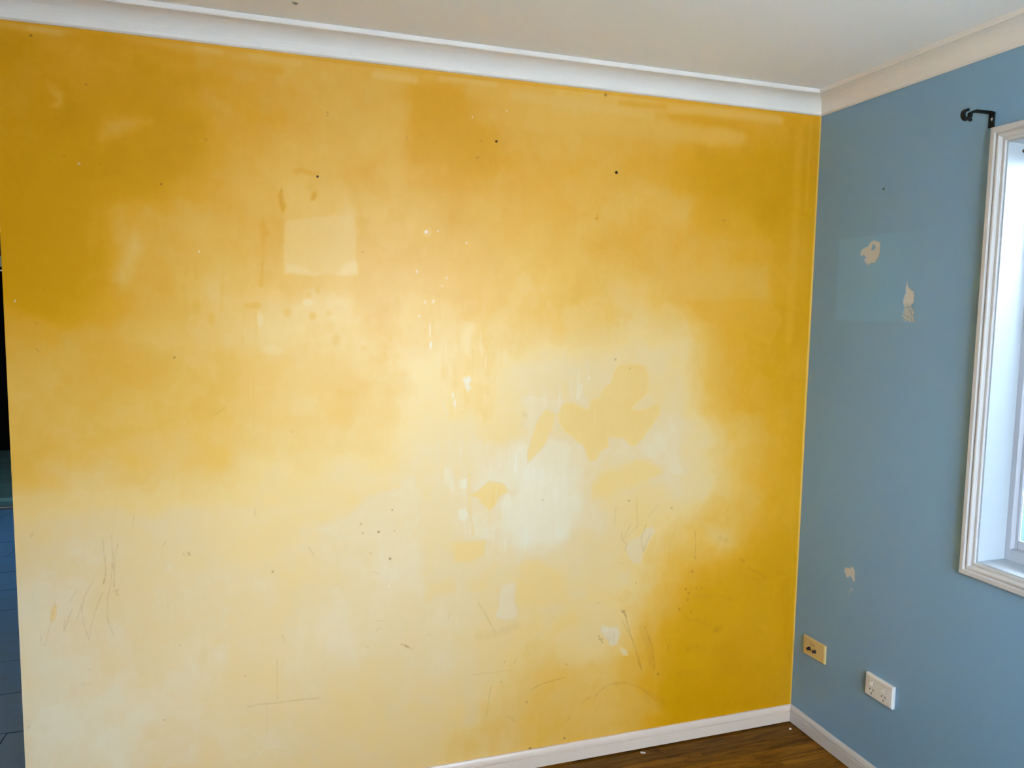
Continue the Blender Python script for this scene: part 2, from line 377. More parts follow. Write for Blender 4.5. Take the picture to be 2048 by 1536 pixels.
WEAR_PATCHES = [
    (0.42000000000000004,0.0429,0.42,[(-2.1028,1.4534),(-2.0324,1.4725),(-1.9989,1.4828),(-1.9696,1.465),(-1.9501,1.4426),(-1.887,1.4559),(-1.8127,1.4497),(-1.7368,1.431),(-1.6191,1.3629),(-1.556,1.2344),(-1.5718,1.0901),(-1.8031,1.1642),(-1.9502,1.1244),(-2.103,1.2365)]),
    (0.15,0.0301,0.8,[(-1.524,2.2806),(-1.3621,2.3069),(-1.3497,2.1957),(-1.2374,2.1564),(-1.249,2.0336),(-1.3917,2.0204),(-1.3999,2.0382),(-1.5233,2.0443)]),
    (0.03,0.0213,0.8,[(-2.6634,1.9583),(-2.5054,1.8778),(-2.4378,1.8282),(-2.4283,1.7474),(-2.4347,1.6654),(-2.4758,1.637),(-2.5028,1.5546),(-2.564,1.5741),(-2.6535,1.659)]),
    (0.09,0.0158,0.7,[(-2.3137,1.9847),(-2.2572,1.9821),(-2.2299,1.9567),(-2.278,1.9164),(-2.3116,1.9278)]),
    (0.52,0.0222,0.7,[(-2.3643,1.6675),(-2.3401,1.7235),(-2.3158,1.7824),(-2.294,1.7945),(-2.2888,1.7532),(-2.3134,1.6898),(-2.3359,1.6544)]),
    (0.42000000000000004,0.0149,0.7,[(-2.4956,2.1798),(-2.4652,2.1766),(-2.4566,2.1514),(-2.4672,2.1203),(-2.4907,2.122),(-2.4779,2.1492)]),
    (0.38,0.0217,0.7,[(-2.3855,2.0527),(-2.3719,2.1005),(-2.316,2.1217),(-2.2538,2.1115),(-2.3047,2.0826),(-2.3489,2.0519)]),
    (0.45,0.021,0.6,[(-1.9042,1.813),(-1.9082,1.9462),(-1.8938,1.9761),(-1.861,1.9943),(-1.8339,1.9919),(-1.8227,1.9635),(-1.8012,1.9445),(-1.7822,1.9663),(-1.7412,1.9676),(-1.7088,1.946),(-1.6956,1.9052),(-1.6914,1.8231)]),
    (0.49000000000000005,0.0056,0.8,[(-1.9028,1.6972),(-1.6889,1.7024),(-1.6872,1.7327),(-1.6931,1.7778),(-1.6913,1.8531),(-1.6972,1.8827),(-1.898,1.857),(-1.9042,1.813)]),
    (0.58,0.0077,0.7,[(-1.8999,1.6987),(-1.8996,1.7282),(-1.8567,1.7223),(-1.8163,1.7073),(-1.7988,1.7004)]),
    (0.58,0.0079,0.7,[(-1.7517,1.7019),(-1.7247,1.7389),(-1.6902,1.7478),(-1.6889,1.7039)]),
    (0.52,0.0179,0.6,[(-1.7683,1.8639),(-1.7238,1.9258),(-1.6971,1.8976),(-1.6944,1.8229),(-1.7242,1.8439)]),
    (0.4,0.0325,0.45,[(-0.6077,1.7396),(-0.2056,1.785),(-0.1879,1.6632),(-0.5441,1.6503)]),
    (0.22000000000000003,0.0074,0.75,[(-0.548,1.6484),(-0.1878,1.6614),(-0.1283,1.5849),(-0.1782,1.4917),(-0.3324,1.546),(-0.4801,1.5804)]),
    (0.13999999999999999,0.02,0.8,[(-0.639,2.2852),(-0.5708,2.285),(-0.4311,2.288),(-0.2804,2.2535),(-0.3046,2.2339),(-0.4295,2.254),(-0.6285,2.2662)]),
    (0.45999999999999996,0.0288,0.6,[(-1.1288,2.2398),(-0.8914,2.2707),(-0.647,2.2444),(-0.6265,2.2162),(-0.8895,2.2029),(-1.1019,2.184)]),
    (0.1,0.0317,0.7,[(-0.5156,2.1544),(-0.4051,2.1718),(-0.3696,2.079),(-0.3945,1.9549),(-0.3391,1.8872),(-0.4532,1.8905),(-0.5358,1.9298),(-0.4802,2.0368)]),
    (0.8400000000000001,0.0153,0.8,[(-1.8051,0.9121),(-1.7471,0.9558),(-1.7055,0.9657),(-1.6743,0.9975),(-1.6304,1.0157),(-1.5717,1.03),(-1.5445,1.0611),(-1.5073,1.0542),(-1.4744,0.9865),(-1.5555,0.9261),(-1.6669,0.8529),(-1.729,0.8822)]),
    (0.97,0.0213,0.85,[(-1.2197,0.9533),(-1.1815,0.9851),(-1.141,1.0085),(-1.151,1.069),(-1.1159,1.098),(-1.0615,1.0817),(-1.0207,1.0485),(-0.9835,1.0344),(-0.976,0.9551),(-0.982,0.8141),(-1.0464,0.7982),(-1.1285,0.8085),(-1.2008,0.8662)]),
    (0.9099999999999999,0.017,0.7,[(-1.1176,1.1868),(-1.0639,1.1935),(-1.0087,1.1657),(-0.98,1.1213),(-0.9689,1.0423),(-1.0791,1.0567),(-1.1246,1.0848),(-1.072,1.151)]),
    (0.9099999999999999,0.0063,0.8,[(-1.409,1.0902),(-1.3823,1.0971),(-1.3714,0.9967),(-1.3916,1.0063)]),
    (0.97,0.005,0.8,[(-1.3617,1.0462),(-1.333,1.053),(-1.3361,1.0197),(-1.3581,1.016)]),
    (1.0,0.0064,0.9,[(-1.3641,0.9426),(-1.3405,0.9478),(-1.3283,0.9267),(-1.34,0.9072),(-1.3605,0.9155)]),
    (0.85,0.0079,0.75,[(-1.1535,1.3144),(-1.1202,1.3256),(-1.0572,1.3041),(-1.001,1.308),(-1.0071,1.2551),(-1.0476,1.2783),(-1.0831,1.2537),(-1.1176,1.1868),(-1.136,1.2213),(-1.128,1.2718)]),
    (0.8300000000000001,0.0067,0.7,[(-0.9825,1.376),(-0.9585,1.3706),(-0.9299,1.3359),(-0.9047,1.3009),(-0.9041,1.2767),(-0.9381,1.293),(-0.9716,1.3023)]),
    (0.79,0.0254,0.6,[(-1.201,1.4398),(-1.0149,1.4357),(-0.8013,1.4469),(-0.8275,1.369),(-0.9015,1.3182),(-0.9956,1.3881),(-1.1912,1.3734)]),
    (0.64,0.0158,0.7,[(-1.3532,1.5613),(-1.3299,1.5567),(-1.3057,1.489),(-1.3154,1.4532),(-1.3456,1.4646),(-1.3594,1.513)]),
    (0.97,0.005,0.9,[(-1.3515,1.3819),(-1.3281,1.3914),(-1.3213,1.3783),(-1.3329,1.3621),(-1.3243,1.3505),(-1.336,1.336),(-1.3429,1.3557)]),
    (0.75,0.028,0.6,[(-1.4101,1.2462),(-1.3095,1.2267),(-1.3163,1.0772),(-1.4255,1.091)]),
    (0.53,0.0055,0.85,[(-0.7947,1.4191),(-0.7488,1.4259),(-0.694,1.4185),(-0.6792,1.3884),(-0.6775,1.3407),(-0.6826,1.3177),(-0.7323,1.2833),(-0.7434,1.2659),(-0.7178,1.2581),(-0.669,1.2694),(-0.6457,1.2849),(-0.6313,1.2739),(-0.6302,1.2452),(-0.6511,1.2153),(-0.67,1.189),(-0.6945,1.154),(-0.7232,1.13),(-0.7469,1.1381),(-0.7673,1.1638),(-0.8291,1.1696),(-0.83,1.1361),(-0.8579,1.1108),(-0.8724,1.0868),(-0.8951,1.0878),(-0.911,1.1184),(-0.9249,1.1452),(-0.9533,1.1637),(-0.9909,1.191),(-1.0099,1.2174),(-1.0198,1.252),(-1.0076,1.2774),(-0.9897,1.2924),(-0.9565,1.2882),(-0.9283,1.2755),(-0.9039,1.2697),(-0.886,1.3006),(-0.8636,1.3088),(-0.8495,1.3433),(-0.8234,1.3603),(-0.8131,1.3949)]),
    (0.5900000000000001,0.0176,0.6,[(-0.8231,1.3481),(-0.7699,1.3648),(-0.7451,1.3153),(-0.7871,1.2985),(-0.8444,1.2997)]),
    (0.75,0.0056,0.8,[(-0.7434,1.2659),(-0.7285,1.2867),(-0.6824,1.3141),(-0.6705,1.3104),(-0.6498,1.2868),(-0.6729,1.2695),(-0.7178,1.2581)]),
    (0.5700000000000001,0.0053,0.85,[(-1.0619,1.2736),(-1.0308,1.2557),(-1.0355,1.2199),(-1.0596,1.1625),(-1.0948,1.1176),(-1.1247,1.0916),(-1.1236,1.1309),(-1.1087,1.1882),(-1.0917,1.2336)]),
    (0.5700000000000001,0.0181,0.85,[(-0.8832,0.9989),(-0.8463,1.0395),(-0.781,1.0486),(-0.7155,1.0795),(-0.6598,1.0733),(-0.625,1.0535),(-0.6158,1.0239),(-0.6988,0.9957),(-0.7515,0.9806),(-0.817,0.9594),(-0.8728,0.9664)]),
    (0.6100000000000001,0.0164,0.7,[(-1.2496,1.2249),(-1.1538,1.2303),(-1.1442,1.1878),(-1.2228,1.1653),(-1.2575,1.175)]),
    (0.55,0.0052,0.85,[(-1.3239,0.9904),(-1.3001,1.0025),(-1.2591,1.0339),(-1.2103,1.0261),(-1.1887,0.9993),(-1.2237,0.986),(-1.2337,0.9526),(-1.2578,0.9337),(-1.2806,0.9556),(-1.2929,0.9784)]),
    (0.5900000000000001,0.0064,0.8,[(-1.3852,0.8415),(-1.2669,0.8336),(-1.2715,0.7859),(-1.3266,0.7668),(-1.3779,0.7714)]),
    (0.63,0.0065,0.75,[(-1.3414,0.698),(-1.3244,0.7152),(-1.2861,0.7012),(-1.2684,0.6786),(-1.2944,0.6605),(-1.329,0.6675)]),
    (0.5700000000000001,0.0195,0.7,[(-1.1453,0.74),(-1.0821,0.7519),(-0.9786,0.6711),(-0.9731,0.5985),(-1.0512,0.589),(-1.1423,0.5723),(-1.1582,0.6535)]),
    (0.9099999999999999,0.0067,0.8,[(-1.2156,0.6733),(-1.1569,0.6832),(-1.163,0.6188),(-1.1494,0.5607),(-1.1959,0.5484),(-1.2352,0.5635),(-1.2183,0.6159)]),
    (0.8099999999999999,0.025,0.6,[(-1.3812,0.7615),(-1.3301,0.7654),(-1.2866,0.7357),(-1.3027,0.6337),(-1.2889,0.1915),(-1.3417,0.2001),(-1.3356,0.4636),(-1.3802,0.6419)]),
    (0.79,0.0276,0.6,[(-1.7299,0.7119),(-1.6196,0.7503),(-1.5225,0.7075),(-1.4392,0.6142),(-1.472,0.4812),(-1.6198,0.4834),(-1.7151,0.5457)]),
    (0.65,0.0163,0.6,[(-1.473,0.7026),(-1.3809,0.7275),(-1.3685,0.6664),(-1.4561,0.65)]),
    (0.8699999999999999,0.0072,0.8,[(-0.6391,0.8383),(-0.6302,0.8173),(-0.657,0.7751),(-0.676,0.7453),(-0.6887,0.7057),(-0.7167,0.7083),(-0.7376,0.7396),(-0.7484,0.7643),(-0.7314,0.7885),(-0.6921,0.8037),(-0.6729,0.828)]),
    (0.75,0.0086,0.6,[(-0.767,0.6688),(-0.7318,0.6838),(-0.7303,0.6375),(-0.7558,0.6271)]),
    (0.93,0.0058,0.9,[(-0.836,0.49),(-0.7965,0.4798),(-0.7689,0.4821),(-0.758,0.4491),(-0.7668,0.4128),(-0.7944,0.4088),(-0.823,0.444),(-0.8393,0.4664)]),
    (0.89,0.0058,0.85,[(-0.7563,0.3984),(-0.734,0.3861),(-0.7252,0.3624),(-0.7454,0.3688)]),
    (0.71,0.019,0.8,[(-0.5751,1.0218),(-0.3829,1.0117),(-0.3854,0.9743),(-0.4444,0.9197),(-0.5164,0.9428),(-0.5387,0.983)]),
    (0.5700000000000001,0.0293,0.6,[(-0.4254,0.8262),(-0.3385,0.8007),(-0.3029,0.7403),(-0.3565,0.7256),(-0.4121,0.7684)]),
    (0.12,0.0447,0.6,[(-0.577,0.4423),(-0.433,0.5217),(-0.33,0.627),(-0.2405,0.5989),(-0.2076,0.398),(-0.3598,0.3379),(-0.3744,0.182),(-0.5687,0.2299)]),
    (0.36,0.024,0.5,[(-0.7727,0.2216),(-0.6513,0.2227),(-0.5875,0.1746),(-0.5642,0.1126),(-0.7293,0.1196)]),
    (0.63,0.003,0.9,[(-2.5473,0.7299),(-2.5378,0.7537),(-2.5319,0.7428),(-2.5355,0.7139),(-2.5448,0.696),(-2.5493,0.7082)]),
    (0.05,0.0054,0.8,[(-1.9168,1.9284),(-1.9082,1.9462),(-1.903,1.9148),(-1.8947,1.8979),(-1.9048,1.8784),(-1.9145,1.8924)]),
    (0.08,0.0044,0.8,[(-1.826,1.9166),(-1.8201,1.9374),(-1.8084,1.9499),(-1.8042,1.9355),(-1.8116,1.9204)]),
    (0.16,0.0054,0.6,[(-1.8765,2.0076),(-1.8537,2.015),(-1.7965,1.9975),(-1.8182,1.9901),(-1.8467,1.9982),(-1.8709,1.995)]),
    (0.16,0.0064,0.6,[(-1.9683,1.8388),(-1.9543,1.8468),(-1.9408,1.8112),(-1.9633,1.8029)])]
WEAR_SPOTS = [(0.3, 0.7, -2.1698, 1.7015, 0.0053, 0.0156), (0.3, 0.7, -2.1434, 1.6953, 0.0053, 0.0185), (0.3, 0.7, -2.1801, 1.6544, 0.0066, 0.0114), (0.32, 0.75, -2.1468, 1.5994, 0.0107, 0.0201), (0.36, 0.6, -2.2001, 1.587, 0.0171, 0.0114), (0.33999999999999997, 0.7, -2.106, 1.564, 0.0095, 0.0188), (0.27999999999999997, 0.7, -1.983, 1.6039, 0.014, 0.0103), (0.27999999999999997, 0.7, -1.8065, 1.6538, 0.0059, 0.012), (0.36, 0.6, -1.8329, 1.6382, 0.0087, 0.009), (0.32, 0.7, -1.8218, 1.5754, 0.0102, 0.012), (0.36, 0.6, -1.7732, 1.5851, 0.0089, 0.0091), (0.35, 0.6, -1.8941, 1.5847, 0.0115, 0.0134), (0.38, 0.6, -1.5677, 1.6334, 0.0078, 0.014), (0.33999999999999997, 0.5, -1.6558, 1.5654, 0.0122, 0.0154), (0.36, 0.5, -1.7529, 1.5032, 0.012, 0.0183), (0.38, 0.6, -1.6698, 1.4772, 0.0092, 0.0077), (0.38, 0.5, -2.321, 1.6896, 0.0101, 0.0125), (0.3, 0.5, -2.0039, 1.6021, 0.0111, 0.0088), (0.7, 0.6, -1.9724, 1.5614, 0.0084, 0.0207), (0.72, 0.5, -1.8361, 1.6157, 0.0131, 0.0105), (0.6599999999999999, 0.5, -1.9384, 1.4725, 0.0285, 0.0149), (0.5, 0.6, -1.4706, 1.8397, 0.0143, 0.0124), (0.16, 0.6, -0.8905, 1.9191, 0.0055, 0.0132)]
WEAR_RUNS = [(0.2, 0.6, 0.0046, [(-1.9598, 1.8537), (-1.9596, 1.7668), (-1.9682, 1.6615)]), (0.33999999999999997, 0.5, 0.0031, [(-2.0683, 1.7623), (-2.0726, 1.676), (-2.0784, 1.5862)]), (0.36, 0.5, 0.0023, [(-1.6019, 1.8728), (-1.6034, 1.751), (-1.6081, 1.6541)]), (0.38, 0.5, 0.002, [(-1.9846, 1.5907), (-1.9827, 1.5317), (-1.9876, 1.4873)]), (0.38, 0.5, 0.002, [(-2.011, 1.5902), (-2.0231, 1.5314), (-2.0211, 1.4843)]), (0.4, 0.4, 0.0023, [(-1.6528, 1.5655), (-1.6576, 1.4726), (-1.6376, 1.4414)]), (0.4, 0.4, 0.0023, [(-1.6313, 1.5657), (-1.6314, 1.4882)]), (0.33999999999999997, 0.5, 0.0023, [(-1.5614, 1.6289), (-1.5644, 1.5666)]), (0.4, 0.4, 0.0029, [(-1.9948, 1.3832), (-1.9943, 1.2329)]), (0.44000000000000006, 0.5, 0.0033, [(-1.319, 1.4727), (-1.3229, 1.375)]), (0.5, 0.4, 0.0034, [(-1.2273, 1.4728), (-1.2431, 1.3741), (-1.2501, 1.2582)]), (0.8800000000000001, 0.5, 0.0033, [(-1.3839, 1.0806), (-1.378, 0.9804)]), (0.86, 0.5, 0.0042, [(-1.3593, 1.1458), (-1.355, 1.0459)]), (0.55, 0.5, 0.0034, [(-1.328, 1.0611), (-1.3234, 0.9432), (-1.3121, 0.8577)]), (0.75, 0.5, 0.0028, [(-1.2952, 0.7365), (-1.2888, 0.6322)]), (0.85, 0.6, 0.0032, [(-0.9769, 1.3708), (-0.9701, 1.3194)]), (0.85, 0.6, 0.0032, [(-0.9583, 1.3621), (-0.9496, 1.3105)]), (0.85, 0.6, 0.0032, [(-0.9341, 1.3532), (-0.9269, 1.2928)]), (0.9, 0.7, 0.0036, [(-1.0777, 0.9875), (-1.0418, 1.0114), (-1.0243, 1.0452)]), (0.8800000000000001, 0.6, 0.0024, [(-1.6035, 1.0189), (-1.5717, 1.0284)]), (0.8800000000000001, 0.6, 0.0024, [(-1.5956, 1.0071), (-1.5476, 1.0172)]), (0.8800000000000001, 0.6, 0.0025, [(-1.4188, 1.3034), (-1.402, 1.2623)]), (0.8, 0.6, 0.0025, [(-1.3859, 1.3271), (-1.3772, 1.2747)]), (0.36, 0.8, 0.011, [(-2.6031, 2.3261), (-2.5353, 2.3223), (-2.4776, 2.3208), (-2.4306, 2.3216)]), (0.42000000000000004, 0.8, 0.0074, [(-2.5353, 2.3223), (-2.4893, 2.3193), (-2.4426, 2.3175)]), (0.32, 0.8, 0.0104, [(-2.2979, 2.3201), (-2.2106, 2.3149), (-2.1208, 2.3177)]), (0.45999999999999996, 0.8, 0.0094, [(-2.1272, 2.321), (-2.0685, 2.3145)]), (0.44000000000000006, 0.8, 0.0083, [(-1.9884, 2.3144), (-1.8507, 2.3081)]), (0.5, 0.8, 0.0105, [(-1.6333, 2.3011), (-1.5118, 2.2997)]), (0.45999999999999996, 0.8, 0.0094, [(-1.4338, 2.3112), (-1.3542, 2.3168), (-1.2562, 2.3122)]), (0.45999999999999996, 0.8, 0.017, [(-1.1891, 2.2884), (-0.8917, 2.2787), (-0.7056, 2.2722)]), (0.44000000000000006, 0.8, 0.0148, [(-0.7065, 2.2969), (-0.4724, 2.3079), (-0.1811, 2.3045)]), (0.38, 0.8, 0.0247, [(-1.1369, 2.2155), (-0.7036, 2.2194), (-0.346, 2.2286)]), (0.24, 0.8, 0.0088, [(-0.819, 2.3005), (-0.6493, 2.3041)]), (0.2, 0.8, 0.0045, [(-2.6029, 2.3311), (-1.5242, 2.3264), (-0.0071, 2.3279)]), (0.22000000000000003, 0.8, 0.0123, [(-2.0821, 2.2924), (-1.9889, 2.2825), (-1.9068, 2.282)]), (0.13999999999999999, 0.8, 0.0154, [(-2.4429, 2.3085), (-2.2983, 2.3068), (-2.1474, 2.2875)]), (0.29, 0.5, 0.0182, [(-0.0925, 2.2772), (-0.0926, 1.9898), (-0.0926, 1.7337), (-0.0949, 1.5107)]), (0.1, 0.7, 0.0148, [(-0.0244, 2.3191), (-0.0233, 1.8099), (-0.0222, 1.2829), (-0.0186, 0.697), (-0.0125, 0.0875)]), (0.55, 0.9, 0.0034, [(-0.0031, 2.3354), (-0.0059, 1.2422), (-0.0023, 0.0756)]), (0.3, 0.4, 0.006, [(-0.0454, 2.2993), (-0.0483, 1.9924)]), (0.3, 0.4, 0.0097, [(-0.5485, 1.6607), (-0.1886, 1.6761)])]
SCRATCHES = [
    (0.45,0.0015,[(-2.4085,0.9314),(-2.4073,0.8987),(-2.4029,0.8581),(-2.4028,0.8329),(-2.4069,0.813)]),
    (0.7,0.0021,[(-2.4068,0.8156),(-2.4099,0.8002)]),
    (0.45,0.0015,[(-2.3849,0.9421),(-2.3839,0.8766),(-2.3916,0.7963),(-2.4007,0.7566),(-2.4034,0.7008),(-2.3968,0.6693),(-2.3887,0.6427)]),
    (0.45,0.0015,[(-2.3695,0.9157),(-2.3786,0.8761),(-2.3835,0.7879)]),
    (0.5,0.0017,[(-2.381,0.8561),(-2.3835,0.7879)]),
    (0.4,0.0017,[(-2.3847,0.7753),(-2.3735,0.7792),(-2.3784,0.7645),(-2.3705,0.7611)]),
    (0.35,0.0015,[(-2.4363,0.8109),(-2.457,0.7727),(-2.467,0.7334),(-2.4642,0.6875),(-2.4519,0.6377),(-2.4472,0.6753),(-2.4276,0.7392),(-2.4134,0.7732)]),
    (0.3,0.0015,[(-2.478,0.7899),(-2.4964,0.7567)]),
    (0.35,0.0015,[(-2.4929,0.7312),(-2.5072,0.6925),(-2.5157,0.6683),(-2.5119,0.7031)]),
    (0.35,0.0015,[(-2.4617,0.7631),(-2.4811,0.6996)]),
    (0.25,0.0013,[(-2.5299,0.7728),(-2.5499,0.6875),(-2.5637,0.634),(-2.5728,0.6402),(-2.5696,0.6698)]),
    (0.35,0.0016,[(-1.9953,0.9963),(-1.9957,0.9699)]),
    (0.8,0.0023,[(-2.1832,0.873),(-2.1802,0.8639)]),
    (0.5,0.0017,[(-2.1987,0.8707),(-2.1951,0.8652)]),
    (0.3,0.0017,[(-1.9374,0.5131),(-1.9391,0.3829)]),
    (0.45,0.0019,[(-2.0259,0.3695),(-2.0009,0.3729),(-1.925,0.3696),(-1.8476,0.3691),(-1.8109,0.3664)]),
    (0.35,0.0017,[(-1.9223,0.5883),(-1.9139,0.568)]),
    (0.25,0.0014,[(-2.325,0.998),(-2.3305,0.9581)]),
    (0.35,0.0014,[(-2.2439,0.7218),(-2.2396,0.7083)]),
    (0.2,0.0016,[(-1.9681,0.3762),(-1.9722,0.2652)]),
    (0.35,0.0014,[(-2.2438,0.9106),(-2.2543,0.8935)]),
    (0.6,0.0017,[(-2.5816,0.9613),(-2.5861,0.952)]),
    (0.5,0.0018,[(-2.6134,0.4035),(-2.6107,0.3979)]),
    (0.15,0.0081,[(-2.6157,0.3987),(-2.6086,0.418)]),
    (0.35,0.0014,[(-2.4556,0.5511),(-2.4522,0.5481)]),
    (0.3,0.0014,[(-2.4788,0.5107),(-2.4699,0.5146),(-2.4746,0.5049),(-2.4483,0.5073)]),
    (0.4,0.0017,[(-1.8414,0.8616),(-1.8221,0.83)]),
    (0.7,0.0023,[(-1.5508,0.5111),(-1.5396,0.5062)]),
    (0.9,0.003,[(-1.5396,0.5062),(-1.5255,0.4963)]),
    (0.3,0.0017,[(-1.5255,0.4963),(-1.5113,0.4898)]),
    (0.4,0.0019,[(-1.2917,0.6215),(-1.2704,0.5895),(-1.2271,0.5065)]),
    (0.3,0.0017,[(-1.3886,0.6027),(-1.3941,0.5681)]),
    (0.35,0.002,[(-1.2428,0.3206),(-1.2512,0.2669),(-1.2566,0.2188)]),
    (0.5,0.0024,[(-1.0997,0.2874),(-1.062,0.3037),(-1.0238,0.3095),(-0.9723,0.3159)]),
    (0.3,0.0018,[(-1.3098,0.3726),(-1.2858,0.3723),(-1.1637,0.3706)]),
    (0.35,0.002,[(-1.1859,0.2075),(-1.1671,0.1971),(-1.1512,0.1803)]),
    (0.35,0.0016,[(-1.6311,0.5671),(-1.6201,0.5755)]),
    (0.4,0.0022,[(-1.1519,0.4088),(-1.1609,0.3917)]),
    (0.35,0.002,[(-1.192,0.4081),(-1.198,0.3967)]),
    (0.3,0.0016,[(-1.6417,0.7638),(-1.6243,0.7554)]),
    (0.2,0.0033,[(-1.6311,0.5985),(-1.6036,0.5981)]),
    (0.3,0.0016,[(-1.6667,0.5183),(-1.6558,0.5141)]),
    (0.35,0.002,[(-1.4631,0.5323),(-1.4528,0.531)]),
    (0.15,0.0142,[(-1.2874,0.5078),(-1.2211,0.5088),(-1.154,0.528)]),
    (0.35,0.0021,[(-0.7306,0.8504),(-0.7497,0.8175),(-0.7604,0.7935)]),
    (0.35,0.0019,[(-0.7635,0.8279),(-0.7645,0.7969),(-0.7452,0.7829),(-0.7498,0.7582)]),
    (0.35,0.0021,[(-0.71,0.9422),(-0.7029,0.8358)]),
    (0.4,0.0021,[(-0.6691,0.8458),(-0.6877,0.7907),(-0.676,0.7488),(-0.6508,0.813)]),
    (0.25,0.0019,[(-0.7898,0.9195),(-0.7956,0.849)]),
    (0.25,0.0019,[(-0.66,0.8765),(-0.6202,0.9178)]),
    (0.3,0.002,[(-0.5464,0.8177),(-0.566,0.781),(-0.5741,0.7178)]),
    (0.3,0.0019,[(-0.7066,0.8423),(-0.7492,0.8019)]),
    (0.8,0.0058,[(-0.754,0.5336),(-0.7451,0.5307)]),
    (0.75,0.0046,[(-0.7492,0.5312),(-0.7377,0.5121)]),
    (0.55,0.0025,[(-0.7397,0.5123),(-0.719,0.4447),(-0.6903,0.3702),(-0.6671,0.3022)]),
    (0.4,0.0023,[(-0.7529,0.4998),(-0.7128,0.4246)]),
    (0.22,0.0139,[(-0.6728,0.4648),(-0.6425,0.3965),(-0.6256,0.3161)]),
    (0.35,0.004,[(-0.6589,0.4632),(-0.628,0.3816),(-0.6145,0.3015)]),
    (0.4,0.0024,[(-0.6857,0.3372),(-0.667,0.2989)]),
    (0.85,0.0034,[(-0.8437,0.4535),(-0.8393,0.4403),(-0.8282,0.4263)]),
    (0.7,0.0027,[(-0.8419,0.4394),(-0.8273,0.4401)]),
    (0.6,0.0025,[(-0.81,0.4462),(-0.8028,0.4294)]),
    (0.3,0.0021,[(-0.8024,0.4612),(-0.7909,0.4152)]),
    (0.4,0.0021,[(-0.7854,0.4559),(-0.7822,0.4173)]),
    (0.5,0.0024,[(-0.4675,0.8053),(-0.4619,0.7597),(-0.4618,0.7079)]),
    (0.8,0.0036,[(-0.4624,0.7054),(-0.4609,0.704)]),
    (0.6,0.0032,[(-0.469,0.5064),(-0.4707,0.4948)]),
    (0.5,0.003,[(-0.5607,0.3796),(-0.5617,0.3679)]),
    (0.5,0.0023,[(-0.8558,0.5757),(-0.8445,0.5745)]),
    (0.25,0.0059,[(-0.8494,0.2314),(-0.8231,0.2532),(-0.7965,0.2654),(-0.7419,0.264),(-0.7,0.2495),(-0.6645,0.23),(-0.6211,0.194)]),
    (0.18,0.0242,[(-0.6425,0.2005),(-0.6134,0.1763),(-0.5841,0.1553)]),
    (0.2,0.0082,[(-0.4931,0.4776),(-0.4379,0.4614),(-0.3852,0.434)]),
    (0.22,0.0103,[(-0.4807,0.3562),(-0.4482,0.362),(-0.4071,0.3467)]),
    (0.16,0.0123,[(-0.5096,0.2672),(-0.4216,0.2583)]),
    (0.15,0.0083,[(-0.4568,0.5609),(-0.346,0.5459),(-0.2699,0.5246)]),
    (0.4,0.0052,[(-0.2629,0.6838),(-0.2471,0.6705)]),
    (0.3,0.0064,[(-0.2229,0.6436),(-0.1677,0.615),(-0.1432,0.5924)]),
    (0.22,0.0125,[(-0.3585,0.4175),(-0.3401,0.422)]),
    (0.2,0.0041,[(-0.4094,0.48),(-0.4051,0.4662)]),
    (0.25,0.0067,[(-0.0227,0.2834),(-0.0125,0.2471)]),
    (0.2,0.0057,[(-0.9022,0.2137),(-0.8693,0.228)]),
    (0.3,0.0038,[(-0.9599,0.1526),(-0.9472,0.1665)]),
    (0.35,0.0017,[(-1.9068,1.9463),(-1.9015,1.9178)]),
    (0.35,0.0015,[(-2.2863,1.7046),(-2.2847,1.7158)]),
    (0.3,0.0013,[(-2.5284,1.6397),(-2.5252,1.629)]),
    (0.6,0.0023,[(-2.5536,1.475),(-2.5467,1.4682)]),
    (0.5,0.002,[(-2.5532,1.5485),(-2.5463,1.5432)]),
    (0.4,0.0016,[(-2.1021,1.281),(-2.0742,1.3026)]),
    (0.3,0.0023,[(-1.2512,2.0726),(-1.2476,2.0572)]),
    (0.35,0.0032,[(-1.3034,2.1383),(-1.2951,2.1329)]),
    (0.6,0.0021,[(-1.3175,2.0831),(-1.3044,2.0841)]),
    (0.6,0.0021,[(-1.311,2.0851),(-1.3109,2.0758)]),
    (0.5,0.0023,[(-1.5375,2.1304),(-1.5359,2.1185)]),
    (0.25,0.0069,[(-1.1405,1.2604),(-1.1343,1.2545)])]
